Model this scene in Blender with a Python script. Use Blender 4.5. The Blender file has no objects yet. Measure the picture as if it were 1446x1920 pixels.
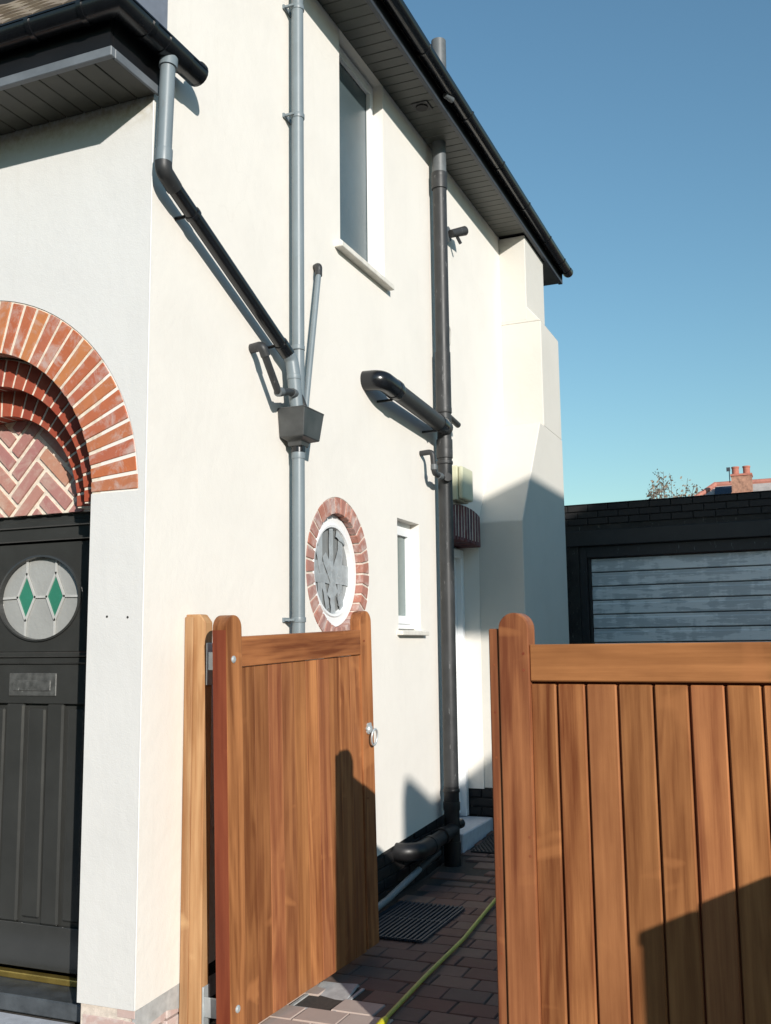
import bpy, bmesh, math, random
from mathutils import Vector, Matrix
random.seed(7)
S = bpy.context.scene
C = S.collection
R = math.radians

# ------------------------------------------------------------------ camera
PSI, PITCH, ROLL = R(22.624), math.atan(250/1860), R(0.67)
def cam_basis():
    f = Vector((-math.sin(PSI)*math.cos(PITCH), math.cos(PSI)*math.cos(PITCH), math.sin(PITCH)))
    r = Vector((math.cos(PSI), math.sin(PSI), 0)); u = r.cross(f)
    return r*math.cos(ROLL)-u*math.sin(ROLL), u*math.cos(ROLL)+r*math.sin(ROLL), f
_r, _u, _f = cam_basis()
cam = bpy.data.cameras.new('camera'); cam.sensor_fit = 'VERTICAL'; cam.sensor_height = 24
cam.lens = 24*1860/1920; cam.clip_end = 2000; cam.clip_start = 0.05
camo = bpy.data.objects.new('camera', cam); C.objects.link(camo)
m = Matrix((_r, _u, -_f)).transposed().to_4x4(); m.translation = (2.5475, -3.46, 1.61)
camo.matrix_world = m; S.camera = camo

# ------------------------------------------------------------------ light
SUN = Vector((1, -1.055, 0.495)).normalized()
ELEV = math.asin(SUN.z); AZ = math.atan2(SUN.x, SUN.y)
w = bpy.data.worlds.new('World'); S.world = w; w.use_nodes = True
nt = w.node_tree; nt.nodes.clear()
sky = nt.nodes.new('ShaderNodeTexSky'); sky.sky_type = 'NISHITA'; sky.sun_disc = False
sky.sun_elevation = ELEV; sky.sun_rotation = AZ; sky.altitude = 20
sky.air_density = 1.5; sky.dust_density = 0.15; sky.ozone_density = 5.6
bg = nt.nodes.new('ShaderNodeBackground'); bg.inputs[1].default_value = 0.14
wo = nt.nodes.new('ShaderNodeOutputWorld')
tint = nt.nodes.new('ShaderNodeMix'); tint.data_type = 'RGBA'; tint.blend_type = 'MULTIPLY'; tint.inputs[0].default_value = 1
tint.inputs[7].default_value = (1.02, 1.065, .94, 1)
nt.links.new(sky.outputs[0], tint.inputs[6]); nt.links.new(tint.outputs[2], bg.inputs[0]); nt.links.new(bg.outputs[0], wo.inputs[0])
sl = bpy.data.lights.new('sun', 'SUN'); sl.energy = 5.0; sl.angle = R(0.53); sl.color = (1, 0.945, 0.875)
so = bpy.data.objects.new('sun', sl); C.objects.link(so)
so.rotation_euler = SUN.to_track_quat('Z', 'Y').to_euler()
vs = S.view_settings; vs.view_transform = 'Standard'; vs.look = 'None'; vs.exposure = 0.05; vs.gamma = 1
vs.use_curve_mapping = False

# ------------------------------------------------------------------ materials
class NT:
    def __init__(s, name):
        s.m = bpy.data.materials.new(name); s.m.use_nodes = True; s.t = s.m.node_tree
        s.b = s.t.nodes['Principled BSDF']; s.o = s.t.nodes['Material Output']
    def n(s, k, **kw):
        x = s.t.nodes.new('ShaderNode'+k)
        for a, v in kw.items(): setattr(x, a, v)
        return x
    def l(s, a, b): s.t.links.new(a, b)
    def coord(s, scale=(1, 1, 1), rand=0.0, kind='Object'):
        tc = s.n('TexCoord'); mp = s.n('Mapping'); s.l(tc.outputs[kind], mp.inputs[0])
        mp.inputs['Scale'].default_value = scale
        if rand:
            oi = s.n('ObjectInfo'); mu = s.n('Math', operation='MULTIPLY'); mu.inputs[1].default_value = rand
            s.l(oi.outputs['Random'], mu.inputs[0]); cb = s.n('CombineXYZ')
            for i in range(3): s.l(mu.outputs[0], cb.inputs[i])
            s.l(cb.outputs[0], mp.inputs['Location'])
        return mp.outputs[0]
    def noise(s, vec, scale, detail=4, rough=.55, dist=0):
        x = s.n('TexNoise'); x.inputs['Scale'].default_value = scale; x.inputs['Detail'].default_value = detail
        x.inputs['Roughness'].default_value = rough; x.inputs['Distortion'].default_value = dist
        if vec is not None: s.l(vec, x.inputs['Vector'])
        return x.outputs[0]
    def ramp(s, fac, stops):
        x = s.n('ValToRGB'); e = x.color_ramp.elements
        while len(e) < len(stops): e.new(0.5)
        for i, (p, c) in enumerate(stops):
            e[i].position = p; e[i].color = (*c, 1) if len(c) == 3 else c
        s.l(fac, x.inputs[0]); return x.outputs[0]
    def mix(s, fac, a, b, mode='MIX'):
        x = s.n('Mix', data_type='RGBA', blend_type=mode)
        for sock, v in ((x.inputs[0], fac), (x.inputs[6], a), (x.inputs[7], b)):
            if hasattr(v, 'is_linked'): s.l(v, sock)
            elif isinstance(v, (int, float)): sock.default_value = v
            else: sock.default_value = (*v, 1)
        return x.outputs[2]
    def math(s, op, a, b=0.0):
        x = s.n('Math', operation=op)
        for i, v in enumerate((a, b)):
            if hasattr(v, 'is_linked'): s.l(v, x.inputs[i])
            else: x.inputs[i].default_value = v
        return x.outputs[0]
    def bump(s, h, strength=.3, dist=.01):
        x = s.n('Bump'); x.inputs['Strength'].default_value = strength; x.inputs['Distance'].default_value = dist
        s.l(h, x.inputs['Height']); s.l(x.outputs[0], s.b.inputs['Normal'])
    def set(s, col=None, rough=None, metal=None, spec=None):
        for k, v in (('Base Color', col), ('Roughness', rough), ('Metallic', metal), ('Specular IOR Level', spec)):
            if v is None: continue
            if hasattr(v, 'is_linked'): s.l(v, s.b.inputs[k])
            elif isinstance(v, (int, float)): s.b.inputs[k].default_value = v
            else: s.b.inputs[k].default_value = (*v, 1)
        return s.m
def sc(c, k): return tuple(min(1, x*k) for x in c)

def mat_render(name, col, grime=None):
    t = NT(name); v = t.coord()
    lo = t.noise(v, 1.7, 5, .6); fi = t.noise(v, 140, 3, .6); me = t.noise(v, 14, 4, .6)
    c = t.ramp(lo, [(.3, sc(col, .955)), (.55, col), (.75, sc(col, 1.015))])
    blot = t.ramp(t.noise(v, 5, 6, .65, .4), [(.62, (0, 0, 0)), (.8, (1, 1, 1))])
    c = t.mix(t.math('MULTIPLY', blot, .10), c, (.62, .57, .47))
    vs_ = t.coord((1, 1, .06))
    strk = t.ramp(t.noise(vs_, 16, 4, .65), [(.60, (0, 0, 0)), (.78, (1, 1, 1))])
    c = t.mix(t.math('MULTIPLY', strk, .10), c, (.52, .48, .40))
    vo = t.n('TexVoronoi', feature='DISTANCE_TO_EDGE'); vo.inputs['Scale'].default_value = 1.1
    ds = t.n('Mix', data_type='VECTOR'); ds.inputs[0].default_value = .22; t.l(v, ds.inputs[4])
    nz = t.n('TexNoise'); nz.inputs['Scale'].default_value = 3.5; nz.inputs['Detail'].default_value = 6; t.l(v, nz.inputs['Vector']); t.l(nz.outputs['Color'], ds.inputs[5]); t.l(ds.outputs[1], vo.inputs['Vector'])
    crk = t.math('MULTIPLY', t.ramp(vo.outputs[0], [(.0, (1, 1, 1)), (.004, (0, 0, 0))]), t.ramp(t.noise(v, .9, 2), [(.52, (0, 0, 0)), (.60, (1, 1, 1))]))
    c = t.mix(t.math('MULTIPLY', crk, .05), c, (.35, .31, .26))
    if grime:                                              # a dirty tide mark along one edge of the render
        z0, z1 = grime
        sx = t.n('SeparateXYZ'); t.l(v, sx.inputs[0])
        mr = t.n('MapRange'); t.l(sx.outputs[2], mr.inputs[0])
        mr.inputs[1].default_value = z0; mr.inputs[2].default_value = z1
        g = t.math('MULTIPLY', mr.outputs[0], t.ramp(t.noise(v, 26, 6, .75), [(.38, (0, 0, 0)), (.62, (1, 1, 1))]))
        c = t.mix(t.math('MULTIPLY', g, .75), c, (.34, .28, .14))
    h = t.math('ADD', t.math('MULTIPLY', fi, .35), t.math('ADD', t.math('MULTIPLY', me, .8), t.math('MULTIPLY', lo, 1.8)))
    t.bump(h, .34, .007)
    return t.set(c, .9, spec=.25)

def mat_wood(name, dark, light, axis='z', rough=.42, vary=.35):
    t = NT(name)
    ss = (1, 1, .11) if axis == 'z' else (.11, 1, 1)
    v = t.coord(ss, rand=61.0)
    n1 = t.noise(v, 5.2, 3, .5, .5)
    ring = t.math('SINE', t.math('MULTIPLY', n1, 38.0))
    ring = t.math('ADD', t.math('MULTIPLY', ring, .5), .5)
    fs = (1, 1, .035) if axis == 'z' else (.035, 1, 1)
    v2 = t.coord(fs, rand=23.0)
    fine = t.noise(v2, 95, 4, .75)
    med = t.noise(v2, 27, 4, .6)
    k = t.math('MULTIPLY', t.math('ADD', t.math('MULTIPLY', ring, .24), t.math('ADD', t.math('MULTIPLY', med, 1.0), t.math('MULTIPLY', fine, .5))), .70)
    mid = tuple((a+b)/2 for a, b in zip(dark, light))
    c = t.ramp(k, [(.42, dark), (.61, mid), (.82, light)])
    oi = t.n('ObjectInfo'); wn = t.n('TexWhiteNoise', noise_dimensions='1D'); t.l(oi.outputs['Random'], wn.inputs['W'])
    br = t.math('ADD', t.math('MULTIPLY', wn.outputs[0], vary), 1-vary*.5)
    c = t.mix(1.0, c, br, 'MULTIPLY')
    sh = t.n('SeparateColor'); t.l(wn.outputs[1], sh.inputs[0])
    gold = t.math('MULTIPLY', t.ramp(sh.outputs[1], [(.5, (0, 0, 0)), (.95, (1, 1, 1))]), .25)
    c = t.mix(gold, c, (.52, .245, .085), 'MIX')
    plum = t.math('MULTIPLY', t.ramp(sh.outputs[2], [(.5, (0, 0, 0)), (.95, (1, 1, 1))]), .30)
    c = t.mix(plum, c, (.26, .09, .052), 'MIX')
    fig = t.ramp(t.noise(t.coord((1, 1, 1.9) if axis == 'z' else (1.9, 1, 1), rand=77), 3.6, 2, .4, .6), [(.655, (0, 0, 0)), (.72, (1, 1, 1))])
    c = t.mix(t.math('MULTIPLY', fig, .42), c, sc(light, 1.12))
    blot = t.noise(t.coord((1, 1, .5) if axis == 'z' else (.5, 1, 1), rand=11), 5, 4, .6)
    c = t.mix(t.math('MULTIPLY', t.ramp(blot, [(.45, (0, 0, 0)), (.75, (1, 1, 1))]), .32), c, sc(dark, .8))
    t.bump(t.math('ADD', fine, t.math('MULTIPLY', ring, .25)), .12, .002)
    rr = t.math('ADD', t.math('MULTIPLY', med, .25), rough-.1)
    return t.set(c, rr, spec=.22)

def mat_plain(name, col, rough=.5, var=.12, scale=9, bump=.05, metal=0, spec=.5, scuff=None):
    t = NT(name); v = t.coord(rand=17.0)
    n = t.noise(v, scale, 5, .6)
    c = t.ramp(n, [(.3, sc(col, 1-var)), (.7, sc(col, 1+var))])
    if scuff:
        s2 = t.ramp(t.noise(t.coord((1, 1, .25), rand=9), 40, 4, .7), [(.63, (0, 0, 0)), (.67, (1, 1, 1))])
        c = t.mix(t.math('MULTIPLY', s2, .75), c, scuff)
    t.bump(t.noise(v, scale*12, 3), bump, .003)
    r = t.math('ADD', t.math('MULTIPLY', n, .2), rough-.1)
    return t.set(c, r, metal, spec)

def mat_brick(name, cols, rough=.85, bloom=.35, bcol=(.62, .55, .52)):
    t = NT(name); oi = t.n('ObjectInfo'); v = t.coord(rand=31.0)
    st = [(i/(len(cols)-1), c) for i, c in enumerate(cols)]
    c = t.ramp(oi.outputs['Random'], st)
    n = t.noise(v, 22, 5, .65)
    c = t.mix(t.math('MULTIPLY', n, .45), c, sc(cols[0], .55))
    b = t.ramp(t.noise(v, 9, 6, .7, .5), [(.48, (0, 0, 0)), (.66, (1, 1, 1))])
    c = t.mix(t.math('MULTIPLY', b, bloom), c, bcol)
    t.bump(t.noise(v, 90, 5, .7), .35, .004)
    return t.set(c, rough, spec=.3)

def mat_patchy(name, a, b, rough=.55):
    t = NT(name); v = t.coord((.38, 1, 2.6), rand=13.0)
    n = t.noise(v, 3.6, 8, .74, .25)
    st = t.noise(t.coord((4, 1, .5), rand=5), 2.2, 3, .5)
    k = t.math('ADD', n, t.math('MULTIPLY', t.math('SUBTRACT', st, .5), .35))
    c = t.ramp(k, [(.47, a), (.53, b)])
    c = t.mix(t.math('MULTIPLY', t.noise(v, 30, 4), .35), c, sc(a, .8))
    t.bump(n, .1, .003); return t.set(c, rough, spec=.4)

M = {}
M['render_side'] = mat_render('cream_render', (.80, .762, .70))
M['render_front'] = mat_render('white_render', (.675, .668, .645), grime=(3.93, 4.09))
M['render_sun_offset'] = mat_render('sun_offset_render', (.635, .608, .552))  # wall render darkened in colour to offset strong sun on the buttress
M['bead'] = mat_plain('corner_bead_paint', (.74, .73, .70), .6, .03)
M['mortar_front'] = mat_plain('cream_mortar', (.74, .66, .54), .95, .2, 40, .5)
M['mortar_round'] = mat_plain('pale_mortar', (.66, .58, .50), .95, .2, 40, .5)
M['brick_front'] = mat_brick('red_rubbed_brick', [(.42, .11, .065), (.55, .17, .065), (.47, .14, .085), (.58, .23, .085), (.40, .14, .105), (.52, .15, .06)], bloom=.78, bcol=(.52, .41, .37))
M['brick_inner'] = mat_brick('deep_red_brick', [(.34, .065, .035), (.42, .085, .04), (.30, .06, .04)], bloom=.15, bcol=(.5, .3, .2))
M['brick_tymp'] = mat_brick('mauve_brick', [(.46, .22, .18), (.54, .30, .24), (.42, .19, .18), (.55, .28, .18)], bloom=.5, bcol=(.56, .47, .38))
M['brick_round'] = mat_brick('weathered_red_brick', [(.40, .20, .165), (.47, .19, .13), (.38, .22, .20), (.46, .25, .20)], bloom=.75, bcol=(.58, .49, .45))
M['brick_purple'] = mat_brick('purple_brick', [(.14, .055, .055), (.19, .06, .06), (.22, .13, .13), (.12, .05, .06)], bloom=.35, bcol=(.36, .28, .28))
M['brick_black'] = mat_brick('black_painted_brick', [(.016, .015, .016), (.022, .02, .02), (.014, .014, .016)], .6, .12, (.05, .047, .045))
M['mortar_black'] = mat_plain('black_painted_mortar', (.020, .019, .018), .8, .6, 6, .4, scuff=(.16, .15, .13))
M['brick_pink'] = mat_brick('pink_washed_brick', [(.58, .42, .38), (.62, .50, .46)], bloom=.75, bcol=(.66, .62, .58))
M['grey_paint'] = mat_plain('grey_pipe_paint', (.175, .212, .232), .42, .10, 5, .05, scuff=(.17, .19, .2))
M['black_pvc'] = mat_plain('black_plastic', (.009, .010, .012), .24, .25, 6, .03, spec=.55)
M['soil_pvc'] = mat_plain('weathered_black_pipe', (.032, .033, .034), .47, .25, 7, .06, spec=.42, scuff=(.12, .12, .12))
M['gully_black'] = mat_plain('dirty_black_pipe', (.012, .012, .013), .42, .35, 9, .06, spec=.45)
M['old_pvc'] = mat_plain('dusty_grey_plastic', (.11, .12, .125), .5, .2, 9, .05)
M['hopper'] = mat_plain('dusty_black_plastic', (.055, .058, .058), .42, .3, 8, .05)
M['soffit'] = mat_plain('dark_soffit_board', (.060, .064, .056), .45, .2, 6, .03, spec=.4)
M['soffit_front'] = mat_plain('brown_soffit_board', (.055, .054, .042), .5, .3, 8, .05)
M['fascia_grey'] = mat_plain('grey_trim', (.14, .155, .17), .5, .18, 10, .05)
M['fascia_side'] = mat_plain('dark_grey_trim', (.045, .052, .062), .5, .2, 10, .05)
M['fascia_black'] = mat_plain('black_fascia', (.007, .007, .008), .5, .2, 6, .03, spec=.3)
M['tile'] = mat_brick('brown_roof_tile', [(.22, .175, .13), (.27, .22, .17), (.19, .15, .12)], bloom=.45, bcol=(.33, .30, .22))
M['lead'] = mat_plain('lead_sheet', (.17, .19, .23), .5, .2, 8, .1)
M['pvc_white'] = mat_plain('white_window_frame', (.84, .85, .85), .32, .02, 4, .01)
M['sill'] = mat_plain('off_white_sill', (.70, .67, .60), .75, .12, 14, .2)
M['door_black'] = mat_plain('charcoal_door_paint', (.038, .039, .037), .17, .12, 5, .04, spec=.6)
M['worn_plate'] = mat_plain('worn_letter_plate', (.075, .076, .072), .35, .4, 30, .4, spec=.6, scuff=(.26, .26, .25))
M['threshold'] = mat_plain('dark_sill_stone', (.06, .068, .075), .45, .35, 12, .1)
M['brass'] = mat_plain('brass_strip', (.50, .36, .10), .35, .2, 12, .05, metal=.8)
M['zinc'] = mat_plain('galvanised_steel', (.52, .56, .57), .42, .15, 14, .05, metal=.45)
M['wood_z'] = mat_wood('hardwood_upright', (.14, .042, .016), (.45, .185, .072), 'z')
M['wood_x'] = mat_wood('hardwood_rail', (.135, .040, .015), (.41, .165, .062), 'x', vary=.2)
M['wood_stile'] = mat_wood('hardwood_stile', (.14, .042, .015), (.43, .178, .068), 'z', vary=.2)
M['wood_board'] = mat_wood('pale_hardwood_board', (.16, .047, .018), (.44, .185, .070), 'z', vary=.5)
M['wood_red'] = mat_wood('red_stained_edge', (.16, .035, .018), (.25, .065, .03), 'z', vary=.1)
M['wood_post'] = mat_wood('weathered_post', (.28, .14, .055), (.60, .40, .21), 'z', .6, .2)
M['concrete'] = mat_plain('pale_concrete', (.42, .42, .41), .9, .2, 18, .3)
M['bounce_concrete'] = mat_plain('bounce_slab_concrete', (.46, .445, .42), .9, .15, 4, .2)
M['step_stone'] = mat_plain('painted_step', (.50, .52, .56), .75, .12, 20, .2)
M['rubber'] = mat_plain('black_rubber', (.02, .02, .022), .6, .2, 20, .1)
M['hose'] = mat_plain('yellow_hose', (.42, .40, .075), .45, .12, 12, .03)
M['hose_end'] = mat_plain('bright_yellow_connector', (.75, .66, .02), .4, .05, 8, .02)
M['iron'] = mat_plain('dark_blue_grate', (.032, .037, .048), .55, .3, 20, .1)
M['cream_plastic'] = mat_plain('yellowed_plastic', (.56, .56, .40), .45, .06, 4, .02)
M['garage_door'] = mat_patchy('patchy_grey_blue_paint', (.48, .51, .53), (.74, .76, .77))
M['black_wood'] = mat_plain('worn_black_timber', (.014, .014, .016), .55, .3, 16, .15, scuff=(.09, .10, .11))
M['lintel'] = mat_plain('black_lintel', (.016, .016, .017), .6, .4, 5, .1)
M['tape'] = mat_plain('silver_tape', (.40, .425, .435), .42, .2, 12, .4, metal=.15)
M['terracotta'] = mat_plain('terracotta_pot', (.42, .155, .11), .85, .15, 10, .1)
M['far_brick'] = mat_brick('far_red_brick', [(.45, .2, .13), (.5, .25, .17)], bloom=.3)
M['chimney_brick'] = mat_plain('sooty_chimney_brick', (.33, .175, .12), .9, .45, 6, .2)
M['far_roof'] = mat_plain('grey_far_roof', (.40, .36, .33), .9, .2, 3, .2)
M['ridge'] = mat_plain('red_ridge_tile', (.42, .17, .125), .85, .15, 5, .1)
M['solar'] = mat_plain('solar_panel_blue', (.012, .014, .03), .25, .2, 5, .01)
M['bark'] = mat_plain('twig_bark', (.12, .085, .06), .9, .2, 20, .2)
M['leaf'] = mat_plain('autumn_leaf', (.24, .19, .14), .7, .3, 4, .02)
M['hedge'] = mat_plain('blocker_hedge_leaf', (.035, .055, .022), .7, .5, 18, .8)
M['leaf_green'] = mat_plain('fallen_green_leaf', (.22, .30, .05), .6, .3, 9, .02)
M['leaf_brown'] = mat_plain('fallen_brown_leaf', (.26, .13, .05), .7, .4, 9, .02)
M['neighbour'] = mat_render('neighbour_render', (.74, .72, .68))
M['cable'] = mat_plain('dusty_cable', (.40, .39, .36), .5, .1, 9, .02)
M['core'] = mat_plain('dark_interior', (.02, .02, .02), .9, .1)

def mat_paver():
    t = NT('block_paver'); oi = t.n('ObjectInfo'); v = t.coord(rand=41)
    c = t.ramp(oi.outputs['Random'], [(0, (.17, .095, .075)), (.3, (.215, .12, .096)), (.55, (.175, .112, .094)), (.8, (.235, .155, .122)), (1, (.135, .105, .092))])
    n = t.noise(v, 14, 6, .7)
    c = t.mix(t.math('MULTIPLY', n, .55), c, (.09, .06, .048))
    moss = t.ramp(t.noise(t.coord(kind='Generated', rand=3), 3, 5, .6), [(.6, (0, 0, 0)), (.75, (1, 1, 1))])
    c = t.mix(t.math('MULTIPLY', moss, .35), c, (.17, .16, .10))
    t.bump(t.noise(v, 70, 5, .7), .45, .004); return t.set(c, .88, spec=.3)
M['paver'] = mat_paver()
def mat_paver_sunlit():
    t = NT('sunlit_block_paver'); oi = t.n('ObjectInfo'); v = t.coord(rand=41)
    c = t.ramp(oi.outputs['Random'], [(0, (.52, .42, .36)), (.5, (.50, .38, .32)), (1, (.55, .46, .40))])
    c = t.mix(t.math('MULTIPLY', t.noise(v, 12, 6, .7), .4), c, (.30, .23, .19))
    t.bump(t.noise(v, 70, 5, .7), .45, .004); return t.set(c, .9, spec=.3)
M['paver_sunlit'] = mat_paver_sunlit()
def mat_ground():
    t = NT('paved_drive'); v = t.coord()
    b = t.n('TexBrick'); t.l(v, b.inputs[0]); b.inputs['Scale'].default_value = 1
    b.inputs['Brick Width'].default_value = .21; b.inputs['Row Height'].default_value = .155; b.inputs['Mortar Size'].default_value = .004
    b.inputs['Color1'].default_value = (.085, .08, .076, 1); b.inputs['Color2'].default_value = (.105, .098, .092, 1); b.inputs['Mortar'].default_value = (.06, .05, .04, 1)
    c = t.mix(t.math('MULTIPLY', t.noise(v, 9, 6, .7), .5), b.outputs[0], (.06, .057, .053))
    t.bump(t.noise(v, 60, 4), .4, .004); return t.set(c, .9, spec=.3)
M['ground'] = mat_ground()
M['joint_sand'] = mat_plain('dark_joint_sand', (.055, .045, .036), .95, .3, 40, .4)
def mat_glass(name, col, rough, bump=0, scale=60, spec=.8):
    t = NT(name); v = t.coord()
    if bump: t.bump(t.noise(v, scale, 3, .5), bump, .006)
    n = t.noise(v, 2.5, 3); c = t.ramp(n, [(.3, sc(col, .85)), (.7, sc(col, 1.12))])
    return t.set(c, rough, spec=spec)
M['glass_frost'] = mat_glass('frosted_window_glass', (.085, .115, .125), .22, .25, 120)
M['glass_small'] = mat_glass('frosted_green_glass', (.16, .21, .20), .2, .1)
M['glass_door'] = mat_glass('hammered_pale_glass', (.34, .345, .33), .3, .35, 38)
M['glass_green'] = mat_glass('green_stained_glass', (.035, .19, .125), .25, .3, 40)
M['glass_round'] = mat_glass('dark_reflective_glass', (.24, .25, .25), .14, .12, 7)
M['came'] = mat_plain('pale_lead_came', (.46, .46, .44), .5, .1)

# ------------------------------------------------------------------ geometry helpers
class MB:
    def __init__(s): s.v = []; s.f = []; s.sm = []
    def add(s, vs, fs, smooth=False):
        o = len(s.v); s.v += [tuple(x) for x in vs]
        for f in fs: s.f.append([i+o for i in f]); s.sm.append(smooth)
        return s
    def box(s, a, b):
        (x0, y0, z0), (x1, y1, z1) = a, b
        vs = [(x0, y0, z0), (x1, y0, z0), (x1, y1, z0), (x0, y1, z0), (x0, y0, z1), (x1, y0, z1), (x1, y1, z1), (x0, y1, z1)]
        return s.add(vs, [(3, 2, 1, 0), (4, 5, 6, 7), (0, 1, 5, 4), (1, 2, 6, 5), (2, 3, 7, 6), (3, 0, 4, 7)])
    def prism(s, poly, f0, f1):
        """poly: 2D outline; f0/f1 map (u,v) to 3D for the two caps"""
        n = len(poly); a = [f0(u, v) for u, v in poly]; b = [f1(u, v) for u, v in poly]
        return s.add(a+b, [tuple(range(n))[::-1], tuple(range(n, 2*n))]+[(i, (i+1) % n, n+(i+1) % n, n+i) for i in range(n)])
    def loft(s, rings, closed=True, cap=True, smooth=True):
        n = len(rings[0]); vs = [p for r in rings for p in r]; fs = []
        for k in range(len(rings)-1):
            for i in range(n if closed else n-1):
                j = (i+1) % n; fs.append((k*n+i, k*n+j, (k+1)*n+j, (k+1)*n+i))
        s.add(vs, fs, smooth)
        if cap and closed:
            s.add(rings[0], [tuple(range(n))[::-1]]); s.add(rings[-1], [tuple(range(n))])
        return s
    def tube(s, pts, r, seg=20, bend=0.0, steps=7):
        path = fillet([Vector(p) for p in pts], bend, steps); N = len(path)
        t0 = (path[1]-path[0]).normalized()
        up = Vector((0, 0, 1)) if abs(t0.z) < .9 else Vector((1, 0, 0))
        nrm = t0.cross(up).normalized(); rings = []; pt = t0
        for i, p in enumerate(path):
            a = (path[i]-path[i-1]).normalized() if i else t0
            b = (path[i+1]-path[i]).normalized() if i < N-1 else a
            t = (a+b).normalized()
            q = pt.rotation_difference(t); nrm = (q @ nrm); nrm = (nrm-t*nrm.dot(t)).normalized(); pt = t
            bi = t.cross(nrm)
            k = r if not callable(r) else r(i/(N-1))
            rings.append([p+nrm*(k*math.cos(2*math.pi*j/seg))+bi*(k*math.sin(2*math.pi*j/seg)) for j in range(seg)])
        return s.loft(rings)
    def sweep(s, prof, path, z=Vector((0, 0, 1)), closed=True, smooth=False):
        """sweep a 2D profile (side, up) along a horizontal polyline with mitres"""
        P = [Vector(p) for p in path]; rings = []
        for i, p in enumerate(P):
            a = (P[i]-P[i-1]).normalized() if i else (P[1]-P[0]).normalized()
            b = (P[i+1]-P[i]).normalized() if i < len(P)-1 else a
            sa = a.cross(z).normalized(); sb = b.cross(z).normalized(); sd = (sa+sb).normalized()
            k = 1/max(.3, sd.dot(sa))
            rings.append([p+sd*(u*k)+z*v for u, v in prof])
        return s.loft(rings, closed, True, smooth)
    def mesh(s, name, bevel=0, seg=1):
        me = bpy.data.meshes.new(name); me.from_pydata(s.v, [], s.f)
        me.polygons.foreach_set('use_smooth', s.sm)
        bm = bmesh.new(); bm.from_mesh(me)
        if bevel:
            bmesh.ops.remove_doubles(bm, verts=bm.verts, dist=1e-5)
            bmesh.ops.bevel(bm, geom=[e for e in bm.edges if len(e.link_faces) == 2 and e.calc_face_angle(0) > .6], offset=bevel, segments=seg, affect='EDGES', profile=.6)
        bmesh.ops.recalc_face_normals(bm, faces=bm.faces)
        for e in bm.edges:
            if len(e.link_faces) == 2 and e.calc_face_angle(0) > .75: e.smooth = False
        bm.to_mesh(me); bm.free(); return me
def fillet(pts, r, steps):
    if r <= 0 or len(pts) < 3: return pts
    out = [pts[0]]
    for i in range(1, len(pts)-1):
        p = pts[i]; a = (pts[i-1]-p); b = (pts[i+1]-p); la, lb = a.length, b.length; a.normalize(); b.normalize()
        ang = a.angle(b)
        if ang > 3.1: out.append(p); continue
        d = min(r/math.tan(ang/2), la*.48, lb*.48); p0 = p+a*d; p1 = p+b*d
        for k in range(steps+1):
            t = k/steps; out.append(p0*(1-t)**2+p*2*t*(1-t)+p1*t*t)
    out.append(pts[-1]); return out
def link(name, me, mat, parent=None, loc=None, rot=None):
    o = bpy.data.objects.new(name, me); C.objects.link(o)
    if me is not None and mat is not None and not me.materials: me.materials.append(M[mat] if isinstance(mat, str) else mat)
    if parent is not None: o.parent = parent
    if loc is not None: o.location = loc
    if rot is not None: o.rotation_euler = rot
    return o
def part(name, mb, mat, parent=None, bevel=0, seg=1, loc=None, rot=None):
    return link(name, mb.mesh(name, bevel, seg), mat, parent, loc, rot)
def tag(o, label, cat, group=None):
    o['label'] = label; o['category'] = cat
    if group: o['group'] = group
    return o
def thing(name, label, cat, loc=(0, 0, 0), rot=(0, 0, 0), group=None):
    return tag(link(name, None, None, None, loc, rot), label, cat, group)
def struct(o): o['kind'] = 'structure'; return o
def boxm(a, b): return MB().box(a, b)
def panel(name, outer, holes, f, thick, mat, parent):
    """flat panel with holes; f maps (u,v,w) to 3D, w from 0 (front) to thick (back)"""
    cu = bpy.data.curves.new('outline', 'CURVE'); cu.dimensions = '2D'; cu.fill_mode = 'BOTH'; cu.extrude = .5
    for loop in [outer]+holes:
        sp = cu.splines.new('POLY'); sp.points.add(len(loop)-1); sp.use_cyclic_u = True
        for p, (u, v) in zip(sp.points, loop): p.co = (u, v, 0, 1)
    tmp = bpy.data.objects.new('outline', cu); C.objects.link(tmp)
    dg = bpy.context.evaluated_depsgraph_get(); dg.update()
    me = bpy.data.meshes.new_from_object(tmp.evaluated_get(dg), depsgraph=dg)
    bpy.data.objects.remove(tmp); bpy.data.curves.remove(cu)
    me.name = name
    for v in me.vertices: v.co = f(v.co.x, v.co.y, (.5-v.co.z)*thick)
    bm = bmesh.new(); bm.from_mesh(me); bmesh.ops.remove_doubles(bm, verts=bm.verts, dist=1e-5)
    bmesh.ops.recalc_face_normals(bm, faces=bm.faces); bm.to_mesh(me); bm.free()
    for p in me.polygons: p.use_smooth = False
    me.materials.clear()
    return link(name, me, mat, parent)
def arc(cx, cy, rx, ry, a0, a1, n):
    return [(cx+rx*math.cos(a0+(a1-a0)*i/n), cy+ry*math.sin(a0+(a1-a0)*i/n)) for i in range(n+1)]
def circle(cx, cy, rx, ry=None, n=48): return arc(cx, cy, rx, ry or rx, 0, 2*math.pi, n)[:-1]
FRONT = lambda y0: (lambda u, v, w: (u, y0+w, v))         # panel in the x-z plane, facing -y
SIDE = lambda x0: (lambda u, v, w: (x0-w, u, v))          # panel in the y-z plane, facing +x
def gz(y): return max(0.0, (y-3.1)*.055)                   # the passage rises gently towards the back

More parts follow.
